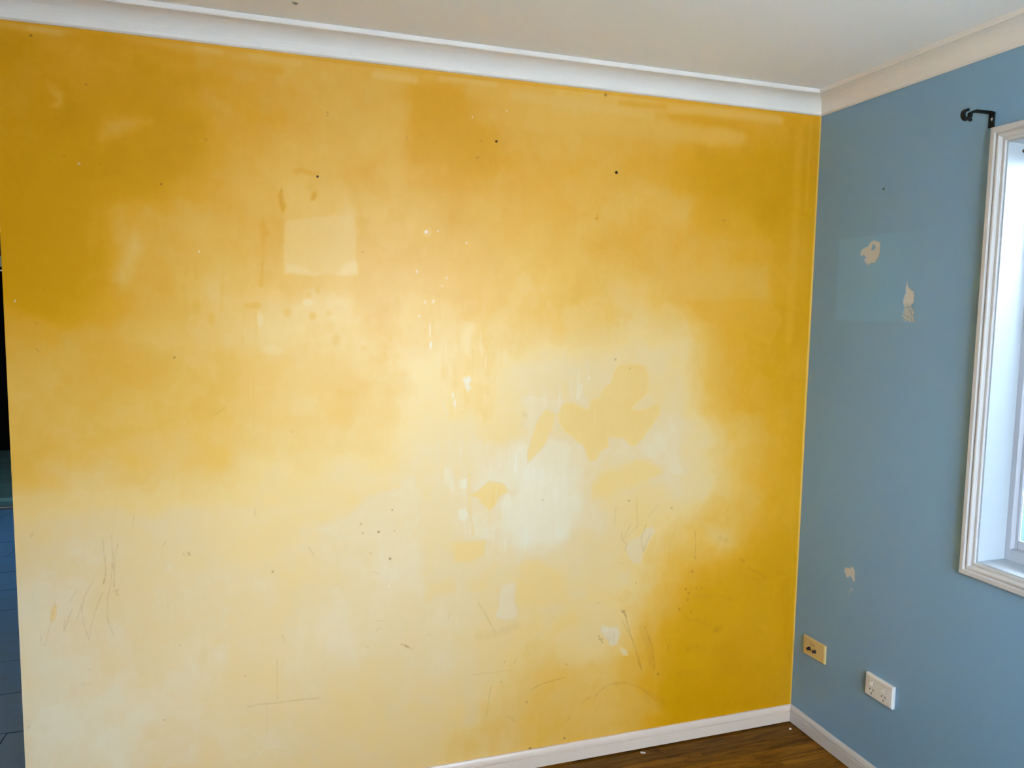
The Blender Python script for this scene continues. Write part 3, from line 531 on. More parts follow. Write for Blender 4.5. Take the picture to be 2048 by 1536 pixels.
DIRT_DOTS = [(0.9, -2.2303, 1.9388, 0.0027), (0.8, -2.5338, 2.3022, 0.0032), (0.7, -0.8729, 2.3209, 0.0045), (0.5, -2.4088, 2.1904, 0.002), (0.6, -1.7734, 2.1779, 0.0023), (0.4, -1.7735, 2.1692, 0.002), (0.8, -2.2073, 1.4508, 0.0025), (0.7, -0.894, 1.9156, 0.0026), (0.6, -0.3998, 1.9353, 0.0029), (0.35, -2.1103, 2.0709, 0.0022), (0.5, -1.672, 1.7727, 0.0027), (0.4, -1.0681, 0.9609, 0.0027), (0.35, -2.3804, 1.9837, 0.0018), (0.3, -2.4679, 1.9982, 0.0018), (0.6, -1.679, 0.9213, 0.0025), (0.5, -1.6737, 0.8921, 0.0025), (0.8, -1.6242, 0.8922, 0.0035), (0.6, -1.5801, 0.9604, 0.0027), (0.8, -1.5872, 0.801, 0.0039), (0.7, -1.9469, 0.7914, 0.003), (0.4, -1.5735, 0.8911, 0.0026), (0.3, -1.6497, 0.8245, 0.0021), (0.45, -1.1115, 0.2456, 0.0037), (0.4, -0.965, 0.3633, 0.0028), (0.35, -1.2063, 0.3325, 0.0032), (0.6, -0.4956, 0.589, 0.004), (0.55, -0.4841, 0.5722, 0.004), (0.4, -0.4866, 0.5476, 0.004), (0.5, -0.4522, 0.5879, 0.003), (0.4, -0.4287, 0.5835, 0.0031), (0.5, -0.5198, 0.5153, 0.0044), (0.4, -0.4717, 0.6537, 0.0052), (0.6, -0.5994, 0.2764, 0.004), (0.45, -0.5673, 0.9004, 0.0039), (0.5, -0.7402, 0.9379, 0.0038), (0.3, -0.7597, 0.7103, 0.0031), (0.3, -0.7028, 0.6342, 0.0035), (0.2, -0.3585, 0.4175, 0.0104), (0.1, -0.3567, 0.7707, 0.0102), (0.1, -0.3341, 0.7623, 0.0103), (0.7, -0.9666, 0.0895, 0.0038), (0.8, -1.0966, 0.0736, 0.0045), (0.5, -0.8088, 1.44, 0.0033), (0.4, -0.7521, 1.4084, 0.0029), (0.3, -1.8838, 1.2231, 0.0024), (0.3, -2.2129, 0.5922, 0.0017), (0.35, -2.2622, 0.3655, 0.0023), (0.3, -2.0323, 0.4704, 0.003)]
WHITE_FLECKS = [(1, -1.4746, 1.8426, 0.0051, 0.0049), (0.8, -1.4371, 1.8475, 0.0021, 0.0023), (0.9, -1.3442, 1.8151, 0.0025, 0.0027), (0.9, -1.3287, 2.2068, 0.0026, 0.0024), (0.9, -1.216, 2.2361, 0.0023, 0.0022), (0.8, -2.4327, 1.9797, 0.0017, 0.0019), (0.9, -2.1355, 1.7553, 0.0019, 0.0026), (0.8, -2.598, 1.6045, 0.0019, 0.0027), (0.9, -1.5907, 0.711, 0.0024, 0.0025), (0.7, -1.4583, 1.4886, 0.0019, 0.0127), (0.4, -1.461, 1.5362, 0.0016, 0.0254), (0.5, -1.5034, 1.719, 0.0021, 0.0062), (0.4, -1.4086, 1.7016, 0.0021, 0.0047), (0.5, -1.4502, 1.6265, 0.0021, 0.0063), (0.4, -1.4775, 1.6244, 0.0019, 0.0063), (0.4, -1.4949, 1.5801, 0.0019, 0.0047), (0.4, -1.423, 1.676, 0.0019, 0.0032), (0.5, -1.3843, 1.3271, 0.0023, 0.0098), (0.5, -1.3774, 1.3008, 0.0022, 0.0131), (0.4, -0.9068, 1.3752, 0.0037, 0.0069), (0.25, -2.4086, 0.8891, 0.0017, 0.0019)]
PLUG_HOLES = [(-1.8038, 1.9896, 0.0033), (-1.2488, 2.1383, 0.0037), (-0.8257, 2.0721, 0.0047)]
CHIPS = [[(-0.2882, 1.8573), (-0.306, 1.8524), (-0.3154, 1.8434), (-0.3161, 1.8202), (-0.3099, 1.8024), (-0.2963, 1.7816), (-0.2765, 1.7812), (-0.2703, 1.7748), (-0.2586, 1.7805), (-0.2459, 1.7983), (-0.2547, 1.8011), (-0.2449, 1.8103), (-0.2301, 1.8096), (-0.2302, 1.8233), (-0.2443, 1.8324), (-0.2607, 1.8396), (-0.2712, 1.8488)], [(-0.4388, 1.7159), (-0.4461, 1.6982), (-0.455, 1.6853), (-0.4659, 1.6834), (-0.4705, 1.6612), (-0.4678, 1.6471), (-0.4605, 1.6408), (-0.4594, 1.6298), (-0.4694, 1.6266), (-0.4747, 1.5839), (-0.4382, 1.5866), (-0.4278, 1.6042), (-0.4293, 1.6363), (-0.4275, 1.6588), (-0.4341, 1.6762), (-0.4363, 1.6985)], [(-0.246, 0.7079), (-0.2555, 0.7102), (-0.2631, 0.7063), (-0.2719, 0.7166), (-0.2836, 0.7187), (-0.2897, 0.7008), (-0.294, 0.677), (-0.2934, 0.6695), (-0.2844, 0.6663), (-0.282, 0.6782), (-0.2716, 0.6891), (-0.2651, 0.6796), (-0.256, 0.6728), (-0.2497, 0.6761), (-0.2488, 0.6868), (-0.2401, 0.6893)]]
CHIP_ISLANDS = [[(-0.2847, 1.846), (-0.2986, 1.8365), (-0.2928, 1.8269), (-0.2764, 1.8249)], [(-0.2391, 1.8124), (-0.2495, 1.81), (-0.2548, 1.7994), (-0.2481, 1.7982)]]
CHIP_DOTS = [(-0.2814, 0.6398, 0.0044, 0.0057), (-0.2713, 0.6306, 0.0033, 0.0038), (-0.0528, 2.0746, 0.0033, 0.0029)]
PALE_RECTANGLE = [(-0.1261, 1.8753), (-0.5339, 1.8733), (-0.526, 1.5831), (-0.126, 1.5862)]
SCRUBBED = [(-1.4611, 1.5679), (-1.297, 1.6023), (-1.2096, 1.4398), (-0.8669, 1.4213), (-0.8808, 1.2483), (-0.9689, 1.0423), (-0.982, 0.8141), (-1.2169, 0.7639), (-1.3896, 0.7623), (-1.4579, 0.9854)]
BLUE_DOT = (-0.3162, 2.0237)

# ---------------------------------------------------------------- fields on a wall grid


class Field:
    """Values on the vertices of a rectangular wall grid (a along the wall, z up)."""

    def __init__(self, A, Z):
        self.A, self.Z = A, Z

    def window(self, a0, a1, z0, z1):
        i0, i1 = np.searchsorted(self.A, [a0, a1]); j0, j1 = np.searchsorted(self.Z, [z0, z1])
        return slice(j0, max(j1, j0)), slice(i0, max(i1, i0))

    def stroke_mask(self, pts, hw, soft):
        p = np.array(pts); r = hw + soft * 2
        sj, si = self.window(p[:, 0].min() - r, p[:, 0].max() + r, p[:, 1].min() - r, p[:, 1].max() + r)
        a, z = np.meshgrid(self.A[si], self.Z[sj])
        d = np.full(a.shape, 1e9)
        for (x0, y0), (x1, y1) in zip(pts[:-1], pts[1:]):
            dx, dy = x1 - x0, y1 - y0
            t = np.clip(((a - x0) * dx + (z - y0) * dy) / max(dx * dx + dy * dy, 1e-12), 0, 1)
            d = np.minimum(d, np.hypot(a - x0 - t * dx, z - y0 - t * dy))
        return sj, si, 1 - smooth((d - hw + soft) / (2 * soft))

    def poly_mask(self, pts, soft, wob=None):
        p = np.array(pts); r = soft * 3 + 0.02
        sj, si = self.window(p[:, 0].min() - r, p[:, 0].max() + r, p[:, 1].min() - r, p[:, 1].max() + r)
        a, z = np.meshgrid(self.A[si], self.Z[sj])
        if wob is not None:
            a = a + wob[0][sj, si]; z = z + wob[1][sj, si]
        d = np.full(a.shape, 1e9); inside = np.zeros(a.shape, bool)
        q = list(pts) + [pts[0]]
        for (x0, y0), (x1, y1) in zip(q[:-1], q[1:]):
            dx, dy = x1 - x0, y1 - y0
            t = np.clip(((a - x0) * dx + (z - y0) * dy) / max(dx * dx + dy * dy, 1e-12), 0, 1)
            d = np.minimum(d, np.hypot(a - x0 - t * dx, z - y0 - t * dy))
            if abs(dy) > 1e-9:
                inside ^= ((y0 > z) != (y1 > z)) & (a < dx * (z - y0) / dy + x0)
        sd = np.where(inside, -d, d)
        return sj, si, 1 - smooth((sd + soft) / (2 * soft))

    def dot_mask(self, x, z, rx, rz, k=2.2):
        sj, si = self.window(x - rx * k, x + rx * k, z - rz * k, z + rz * k)
        a, zz = np.meshgrid(self.A[si], self.Z[sj])
        d = np.hypot((a - x) / rx, (zz - z) / rz)
        return sj, si, 1 - smooth((d - 0.6) / 0.9)


def smooth(t):
    t = np.clip(t, 0, 1)
    return t * t * (3 - 2 * t)


RNG = np.random.default_rng(3)


def value_noise(A, Z, cell_a, cell_z):
    """Smooth value noise on the grid with its own cell size along and up the wall."""
    fa = (A - A[0]) / cell_a; fz = (Z - Z[0]) / cell_z
    g = RNG.random((int(fz.max()) + 3, int(fa.max()) + 3)) - 0.5
    i = fa.astype(int); j = fz.astype(int)
    u = smooth(fa - i)[None, :]; v = smooth(fz - j)[:, None]
    g00 = g[np.ix_(j, i)]; g01 = g[np.ix_(j, i + 1)]; g10 = g[np.ix_(j + 1, i)]; g11 = g[np.ix_(j + 1, i + 1)]
    return (g00 * (1 - u) + g01 * u) * (1 - v) + (g10 * (1 - u) + g11 * u) * v


def blend(F, m, val, op):
    sj, si, k = m
    F[sj, si] = F[sj, si] * (1 - k * op) + val * k * op


def wall_grid(name, A, Z, place, skip=None, extra=None):
    """Dense wall sheet; place(a, z) arrays -> coordinates. skip(ac, zc) masks out quads. extra = (verts, faces)."""
    na, nz = len(A), len(Z)
    aa, zz = np.meshgrid(A, Z)
    co = place(aa, zz).reshape(-1, 3)
    idx = np.arange(na * nz).reshape(nz, na)
    q = np.stack([idx[:-1, :-1], idx[:-1, 1:], idx[1:, 1:], idx[1:, :-1]], -1)
    if skip is not None:
        ac = (A[:-1] + A[1:]) / 2; zc = (Z[:-1] + Z[1:]) / 2
        AC, ZC = np.meshgrid(ac, zc)
        q = q[~skip(AC, ZC)]
    q = q.reshape(-1, 4)
    nv = len(co)
    if extra is not None:
        ev, ef = extra
        co = np.vstack([co, np.array(ev, float)])
        q = np.vstack([q, np.array(ef) + nv])
    me = bpy.data.meshes.new(name)
    me.vertices.add(len(co)); me.vertices.foreach_set('co', co.astype(np.float32).ravel())
    me.loops.add(q.size); me.loops.foreach_set('vertex_index', q.astype(np.int32).ravel())
    me.polygons.add(len(q)); me.polygons.foreach_set('loop_start', np.arange(0, q.size, 4, dtype=np.int32))
    me.update(calc_edges=True)
    return me, nv


def set_attr(me, name, F, nv):
    at = me.attributes.new(name, 'FLOAT', 'POINT')
    buf = np.zeros(len(me.vertices), np.float32); buf[:nv] = np.clip(F, 0, 1).ravel()
    at.data.foreach_set('value', buf)


# ---------------------------------------------------------------- the room
H = 2.403            # ceiling height
W_END = -2.625       # free end of the yellow wall

# yellow wall: dense sheet with wear, on a 0.1 m thick wall
A = np.linspace(W_END, 0.0, 880); Z = np.linspace(0.0, H, 800)
fld = Field(A, Z)
g = np.array(WEAR_SHEEN_GRID, float) / 100
wa = value_noise(A, Z, 0.16, 0.14) * 0.06 + value_noise(A, Z, 0.05, 0.05) * 0.03
wz = value_noise(A, Z, 0.16, 0.14) * 0.06 + value_noise(A, Z, 0.05, 0.05) * 0.03
AA, ZZ = np.meshgrid(A, Z)
fa = np.clip((AA + wa + 2.64) / 0.08, 0, g.shape[1] - 1.001); fz = np.clip((ZZ + wz) / 0.08, 0, g.shape[0] - 1.001)
ia, iz = fa.astype(int), fz.astype(int)
u, v = smooth(fa - ia), smooth(fz - iz)
wear = (g[iz, ia] * (1 - u) + g[iz, ia + 1] * u) * (1 - v) + (g[iz + 1, ia] * (1 - u) + g[iz + 1, ia + 1] * u) * v
wear += value_noise(A, Z, 0.11, 0.11) * 0.06 + value_noise(A, Z, 0.04, 0.05) * 0.035 + value_noise(A, Z, 0.014, 0.06) * 0.012
# overlapping washes: plateaus of slightly different strength with soft, ragged rims
for cell, amp, rim in ((0.22, 0.036, 0.10), (0.13, 0.034, 0.07), (0.08, 0.024, 0.06)):
    nz = value_noise(A, Z, cell, cell) + 0.45 * value_noise(A, Z, cell / 2.7, cell / 2.7) + 0.2 * value_noise(A, Z, cell / 8, cell / 8)
    wear += amp * (smooth((nz + rim) / (2 * rim)) - 0.5)
wob = tuple(value_noise(A, Z, 0.05, 0.05) * 0.022 + value_noise(A, Z, 0.018, 0.018) * 0.010 + value_noise(A, Z, 0.006, 0.006) * 0.004 for _ in (0, 1))
for val, soft, op, pts in WEAR_PATCHES:
    wk = 0.3 if soft < 0.0125 else 1.0        # crisp patches keep their outline
    blend(wear, fld.poly_mask(pts, max(soft, 0.003), (wob[0] * wk, wob[1] * wk)), val, op)
for val, op, x, z, rx, rz in WEAR_SPOTS:
    blend(wear, fld.dot_mask(x, z, rx, rz), val, op)
for val, op, hw, pts in WEAR_RUNS:
    blend(wear, fld.stroke_mask(pts, hw, max(hw * 0.8, 0.003)), val, op)
wear += value_noise(A, Z, 0.008, 0.02) * 0.014
# ragged vertical scrub marks round the bare middle of the wall
sj, si, k = fld.poly_mask(SCRUBBED, 0.09)
st_ = value_noise(A[si], Z[sj], 0.011, 0.085) + 0.6 * value_noise(A[si], Z[sj], 0.005, 0.04)
st_ *= 0.5 + value_noise(A[si], Z[sj], 0.09, 0.07)
wear[sj, si] += k * (st_ * 0.07 + 0.06 * smooth((st_ - 0.24) / 0.12))
dirt = np.zeros_like(wear)
for op, hw, pts in SCRATCHES:
    fine = hw < 0.006
    sj, si, k = fld.stroke_mask(pts, hw * (0.7 if fine else 1.0), max(hw * 0.55, 0.0018))
    op *= 1.0 if fine else 0.6
    broken = 0.55 + 0.45 * smooth(value_noise(A[si], Z[sj], 0.012, 0.012) * 2 + 0.5) if k.size else 1
    dirt[sj, si] = np.maximum(dirt[sj, si], k * op * broken * 0.8)
for op, x, z, r in DIRT_DOTS:
    sj, si, k = fld.dot_mask(x, z, max(r, 0.0024), max(r, 0.0024))
    dirt[sj, si] = np.maximum(dirt[sj, si], k * op)
chip = np.zeros_like(wear)
for op, x, z, rx, rz in WHITE_FLECKS:
    sj, si, k = fld.dot_mask(x, z, max(rx * 0.85, 0.0022), max(rz * 0.85, 0.0022))
    chip[sj, si] = np.maximum(chip[sj, si], k * op * 0.8)
T = 0.1
ev = [(W_END, 0, 0), (0, 0, 0), (0, 0, H), (W_END, 0, H), (W_END, T, 0), (0, T, 0), (0, T, H), (W_END, T, H)]
ef = [(5, 4, 7, 6), (4, 0, 3, 7), (1, 5, 6, 2), (3, 2, 6, 7), (4, 5, 1, 0)]
me, nv = wall_grid('wall_front', A, Z, lambda a, z: np.stack([a, 0.0004 * (chip > 0.5), z], -1), extra=(ev, ef))
for nm, F in (('wear', wear), ('dirt', dirt), ('chip', chip)):
    set_attr(me, nm, F, nv)
wall_front = tag(link('wall_front', me, M['yellow']), kind='structure')

# screw holes with grey plugs in the yellow wall
for x, z, r in PLUG_HOLES:
    ring = lathe('screw_hole', [(r * 0.95, 0.0), (r * 1.05, -0.0012), (r * 0.75, -0.0014), (r * 0.6, 0.0)], 'y', 14)
    o = link('screw_hole', ring, M['slot'], wall_front); o.location = (x, 0, z)

# blue wall with its window opening
WY0, WY1, WZ0, WZ1 = -1.90, -0.757, 0.897, 2.083
LIN = 0.018
hy0, hy1, hz0, hz1 = WY0 - LIN, WY1 + LIN, WZ0 - LIN, WZ1 + LIN
YB = -2.95
def lines(lo, hi, coarse, fine, bands, must=()):
    g_ = [lo, hi, *must] + list(np.arange(lo, hi, coarse))
    for b0, b1 in bands:
        g_ = [q for q in g_ if not (b0 < q < b1) or q in must] + list(np.arange(b0, b1, fine))
    g_ = sorted(g_)
    out_ = [g_[0]]
    for q in g_[1:]:
        if q - out_[-1] > fine * 0.4: out_.append(q)
        elif q in must or q == hi: out_[-1] = q
    return np.array(out_)


allc = [q for pts in CHIPS for q in pts]
zb = [(min(q[1] for q in pts) - 0.035, max(q[1] for q in pts) + 0.02) for pts in CHIPS]
zb = [(min(zb[0][0], zb[1][0]), max(zb[0][1], zb[1][1])), zb[2], (1.995, 2.06)]
A = lines(YB, 0.0, 0.04, 0.0022, [(min(q[0] for q in allc) - 0.03, -0.03)], (hy0, hy1))
Z = lines(0.0, H, 0.04, 0.0022, zb, (hz0, hz1))
fld = Field(A, Z)
wob = (value_noise(A, Z, 0.012, 0.010) * 0.006, value_noise(A, Z, 0.012, 0.010) * 0.006)
chip = np.zeros((len(Z), len(A))); mott = chip.copy(); pale = chip.copy(); dirt = chip.copy()
for pts in CHIPS:
    sj, si, k = fld.poly_mask(pts, 0.0022, wob); chip[sj, si] = np.maximum(chip[sj, si], k)
for pts in CHIP_ISLANDS:
    sj, si, k = fld.poly_mask(pts, 0.002); chip[sj, si] *= 1 - k
for x, z, rx, rz in CHIP_DOTS:
    sj, si, k = fld.dot_mask(x, z, rx, rz); chip[sj, si] = np.maximum(chip[sj, si], k * 0.6)
zm = min(q[1] for q in CHIPS[1]); zx = max(q[1] for q in CHIPS[1])
AA, ZZ = np.meshgrid(A, Z)
mott = ((ZZ > zm - 0.02) & (ZZ < zx)) * (1 - smooth((ZZ - zm - (zx - zm) * 0.35) / 0.02)) + 0.0
sj, si, k = fld.poly_mask(PALE_RECTANGLE, 0.004); pale[sj, si] = k
pale *= 1 - 0.8 * smooth((-0.33 - AA) / 0.16)
for x, z in (BLUE_DOT,):
    sj, si, k = fld.dot_mask(x, z, 0.004, 0.004); dirt[sj, si] = k
TW = 0.13
ev, ef = [], []
for (y0, y1, z0, z1) in ((YB, 0.1, 0, H), (hy0, hy1, hz0, hz1)):
    n = len(ev)
    ev += [(0, y0, z0), (0, y1, z0), (0, y1, z1), (0, y0, z1), (TW, y0, z0), (TW, y1, z0), (TW, y1, z1), (TW, y0, z1)]
    ef += [(n + i, n + (i + 1) % 4, n + 4 + (i + 1) % 4, n + 4 + i) for i in range(4)]
ef += [(4, 5, 13, 12), (5, 6, 14, 13), (6, 7, 15, 14), (7, 4, 12, 15)]
me, nv = wall_grid('wall_right', A, Z, lambda a, z: np.stack([0.0010 * (chip > 0.5), a, z], -1),
                   skip=lambda a, z: (a > hy0) & (a < hy1) & (z > hz0) & (z < hz1), extra=(ev, ef))
for nm, F in (('chip', chip), ('mottle', mott), ('pale', pale), ('dirt', dirt)):
    set_attr(me, nm, F, nv)
wall_right = tag(link('wall_right', me, M['blue']), kind='structure')

XL, YF = -5.3, 7.2   # far left wall and far hall wall


def holed_wall(name, axis, at, thick, a0, a1, hole, mat):
    """Wall of four boxes round an opening; axis 'x': runs along x at y=at, 'y': runs along y at x=at."""
    b0, b1, z0, z1 = hole
    parts = [(a0, b0, 0, H), (b1, a1, 0, H), (b0, b1, 0, z0), (b0, b1, z1, H)]
    bl = []
    for p0, p1, q0, q1 in parts:
        if p1 - p0 < 1e-6 or q1 - q0 < 1e-6: continue
        lo, hi = min(at, at + thick), max(at, at + thick)
        bl.append((p0, p1, lo, hi, q0, q1) if axis == 'x' else (lo, hi, p0, p1, q0, q1))
    return tag(link(name, boxes(name, bl), mat), kind='structure')


wall_back = holed_wall('wall_back', 'x', YB, -0.5, XL, TW, (-1.65, -0.35, 0.85, 2.05), M['white_room'])  # unseen wall; opening and deep reveal shaped to narrow the fill light
wall_left = holed_wall('wall_left', 'y', XL, -0.13, YB - 0.13, YF + 0.13, (2.4, 4.8, 0.85, 2.05), M['white_room'])
wall_hall = tag(link('wall_hall_far', boxes('wall_hall_far', [(XL, -2.5, YF, YF + 0.13, 0, H)]), M['brown']), kind='structure')
wall_hall2 = tag(link('wall_hall_side', boxes('wall_hall_side', [(-2.6, -2.5, 0.1, YF, 0, H)]), M['white_room']), kind='structure')
ceiling = tag(link('ceiling', boxes('ceiling', [(XL - 0.13, TW, YB - 0.5, 0.1, H, H + 0.12), (XL - 0.13, -2.5, 0.1, YF + 0.13, H, H + 0.12)]), M['ceiling']), kind='structure')
chipo = link('ceiling_chip', mesh('ceiling_chip', [(-0.008, -0.004, 0), (0.002, -0.006, 0), (0.009, 0.0, 0), (0.004, 0.006, 0), (-0.006, 0.004, 0), (-0.005, -0.002, -0.003), (0.004, -0.003, -0.002), (0.003, 0.003, -0.004)],
             [(0, 1, 6, 5), (1, 2, 6), (2, 3, 7, 6), (3, 4, 7), (4, 0, 5, 7), (5, 6, 7)]), M['plaster'], ceiling)
chipo.location = (-1.870, -0.195, H)

# ---- floors
floor = tag(link('floor', boxes('floor', [(XL, 0.0, YB, 0.1, -0.12, -0.008)]), M['subfloor']), kind='structure')
plank_me = boxes('plank', [(0, 1, 0, 1, -0.008, 0.0)])
plank_me.materials.append(M['oak'])


def plank(parent, me, x0, x1, y0, y1):
    o = link('plank', me, None, parent)
    o.location = (x0, y0, 0); o.scale = (x1 - x0 - 0.0006, y1 - y0 - 0.0006, 1)
    return o


sw = 0.065
row = 0
y = -0.018
near = [(-2.6, 0.0)]
y_hi = 0.0
while y_hi > -0.86:                       # narrow strips of the near floor, each block its own piece
    y_lo = -0.018 if row == 0 else y_hi - sw
    x = -2.6 - random.random() * 0.3
    if row == 1: x = -2.73
    while x < -0.001:
        x1 = x + (0.40 if row != 1 else 0.533) + random.choice((0, 0.05, 0.11)) * (row != 1)
        if -0.15 < x1 < 0: x1 = 0.0
        plank(floor, plank_me, max(x, -2.62), min(x1, 0.0), y_lo, y_hi)
        x = x1
    y_hi = y_lo; row += 1
y_end = y_hi
while y_hi > YB + 0.01:                   # full boards behind the camera
    y_lo = max(y_hi - 0.195, YB)
    x = -2.62
    offs = random.random() * 1.2
    while x < -0.001:
        x1 = min(0.0, x + (1.28 if x > -2.6 else 0.2 + offs))
        plank(floor, plank_me, x, x1, y_lo, y_hi)
        x = x1
    y_hi = y_lo
for k in range(9):                        # boards left of the yellow wall's end
    for j in range(2):
        plank(floor, plank_me, XL + 1.34 * j, XL + 1.34 * (j + 1), YB + 0.42 * k, min(YB + 0.42 * (k + 1), 0.1))

hall_floor = tag(link('floor_hall', boxes('floor_hall', [(XL, -2.6, 0.1, YF, -0.12, -0.012)]), M['subfloor']), kind='structure')
tile_me = boxes('floor_tile', [(0, 1, 0, 1, -0.012, 0.0)])
tile_me.materials.append(M['slate'])
yy = 0.104
k = 0
while yy < 4.36:
    y1 = min(yy + 0.33, 4.37)
    for j in range(3):
        x0 = -4.55 + 0.66 * j + (0.33 if k % 2 else 0)
        o = link('floor_tile', tile_me, None, hall_floor)
        o.location = (x0, yy, random.uniform(-0.001, 0.0008)); o.scale = (min(0.656, -2.6 - x0), y1 - yy - 0.004, 1)
        o.rotation_euler = (random.uniform(-0.002, 0.002), random.uniform(-0.002, 0.002), 0)
    o = link('floor_tile', tile_me, None, hall_floor)
    o.location = (XL, yy, 0); o.scale = (-4.55 - XL + (0.33 if k % 2 else 0) - 0.004, y1 - yy - 0.004, 1)
    yy = y1; k += 1
hall_me = boxes('hall_board', [(0, 1, 0, 1, -0.012, 0.0)])
hall_me.materials.append(M['hall_wood'])
yy = 4.5
while yy < YF - 0.01:
    y1 = min(yy + 0.14, YF)
    o = link('hall_board', hall_me, None, hall_floor)
    o.location = (XL, yy, 0); o.scale = (-2.6 - XL, y1 - yy - 0.003, 1)
    yy = y1
thr = empty('threshold_strip', (-3.95, 4.435, 0.0))
tag(thr, 'dark threshold strip across the blue-grey hall floor', 'threshold')
for dy in (-0.045, 0.025):
    o = link('bar', boxes('bar', [(-1.3, 1.3, dy - 0.015, dy + 0.015, -0.011, 0.006)], 0.002), M['black_bar'], thr)
o = link('base', boxes('base', [(-1.3, 1.3, -0.06, 0.06, -0.012, -0.002)]), M['aluminium'], thr)

# far hall door
door = tag(link('door_1', boxes('door_1', [(-5.2, -3.9, YF - 0.045, YF - 0.005, 0.005, 1.976)], 0.003), M['black_door']), kind='structure')
link('door_top_edge', boxes('door_top_edge', [(-5.2, -3.9, YF - 0.05, YF - 0.004, 1.978, 1.992)], 0.002), M['cornice'], door)
link('door_gap', boxes('door_gap', [(-5.2, -3.9, YF - 0.03, YF - 0.003, 1.993, 2.024)]), M['black_door'], door)
link('door_head_trim', boxes('door_head_trim', [(-5.28, -3.82, YF - 0.04, YF - 0.001, 2.025, 2.143)], 0.004), M['sage'], door)
for xx in (-5.24, -3.86):
    link('door_side_trim', boxes('door_side_trim', [(xx - 0.038, xx + 0.038, YF - 0.04, YF - 0.001, 0.0, 2.024)], 0.004), M['sage'], door)
hnd = lathe('door_handle', [(0.026, 0), (0.026, -0.008), (0.010, -0.012), (0.010, -0.045), (0.024, -0.05), (0.026, -0.065), (0.016, -0.075)], 'y', 16)
o = link('door_handle', hnd, M['black_bar'], door); o.location = (-3.98, YF - 0.045, 1.0)

# ---- cornice (cove with a square bead at the ceiling) and skirting
cp = [(0.0, 2.334), (0.005, 2.334), (0.010, 2.338)]
for k in range(1, 9):
    t = k / 9 * HP
    cp.append((0.010 + 0.056 * (1 - math.cos(t)) , 2.338 + 0.050 * math.sin(t)))
cp += [(0.066, 2.3885), (0.074, 2.3885), (0.076, 2.391), (0.076, H), (0.0, H)]
tag(link('trim_1', sweep('trim_1', cp, lambda d, z, e: (W_END if e == 0 else -d, -d, z), 0, 1), M['cornice']), kind='structure')
tag(link('trim_2', sweep('trim_2', cp, lambda d, z, e: (-d, -d if e == 0 else YB, z), 0, 1), M['cornice']), kind='structure')
sp = [(0.0005, 0.006), (0.012, 0.006), (0.012, 0.0450), (0.0080, 0.0462), (0.0080, 0.0480), (0.0115, 0.0492), (0.0118, 0.056), (0.0102, 0.063), (0.0080, 0.068), (0.0065, 0.0712), (0.0025, 0.0722), (0.0005, 0.0715)]
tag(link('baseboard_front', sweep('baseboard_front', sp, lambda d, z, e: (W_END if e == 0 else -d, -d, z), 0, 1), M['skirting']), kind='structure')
tag(link('baseboard_right', sweep('baseboard_right', sp, lambda d, z, e: (-d, -d if e == 0 else YB, z), 0, 1), M['casing']), kind='structure')

# ---- window in the blue wall
win = empty('window_1', (0.0, (WY0 + WY1) / 2, WZ0)); tag(win, kind='structure')
wo = Vector(win.location)


def wpart(name, me, mat):
    o = link(name, me, mat, win)
    o.location = -wo
    return o


CW = 0.042
wp = [(0.0, 0.0), (0.0, 0.0165), (0.002, 0.018), (0.013, 0.0185), (0.0155, 0.0165), (0.0165, 0.0125), (0.0185, 0.0125), (0.020, 0.0150), (0.0235, 0.0168), (0.027, 0.0160),
      (0.030, 0.0125), (0.0325, 0.0105), (0.0335, 0.0085), (0.0345, 0.0095), (0.041, 0.0095), (0.042, 0.0085), (0.042, 0.0)]
oy0, oy1, oz0, oz1 = WY0 - CW - 0.005, WY1 + CW + 0.005, WZ0 - CW - 0.005, WZ1 + CW + 0.005
wpart('casing_board', sweep('casing_board', wp, lambda d, t, e: (-t, oy1 - d, oz0 + d if e == 0 else oz1 - d), 0, 1), M['casing'])
wpart('casing_board', sweep('casing_board', wp, lambda d, t, e: (-t, oy0 + d, oz0 + d if e == 0 else oz1 - d), 0, 1), M['casing'])
wpart('casing_board', sweep('casing_board', wp, lambda d, t, e: (-t, oy0 + d if e == 0 else oy1 - d, oz1 - d), 0, 1), M['casing'])
wpart('casing_board', sweep('casing_board', wp, lambda d, t, e: (-t, oy0 + d if e == 0 else oy1 - d, oz0 + d), 0, 1), M['casing'])
RD = 0.100
for b in ((-0.003, RD, WY1, WY1 + LIN - 0.0005, WZ0 - LIN + 0.0005, WZ1 + LIN - 0.0005), (-0.003, RD, WY0 - LIN + 0.0005, WY0, WZ0 - LIN + 0.0005, WZ1 + LIN - 0.0005),
          (-0.003, RD, WY0, WY1, WZ1, WZ1 + LIN - 0.0005), (-0.003, RD, WY0, WY1, WZ0 - LIN + 0.0005, WZ0)):
    wpart('reveal_board', boxes('reveal_board', [b], 0.0008), M['reveal'])
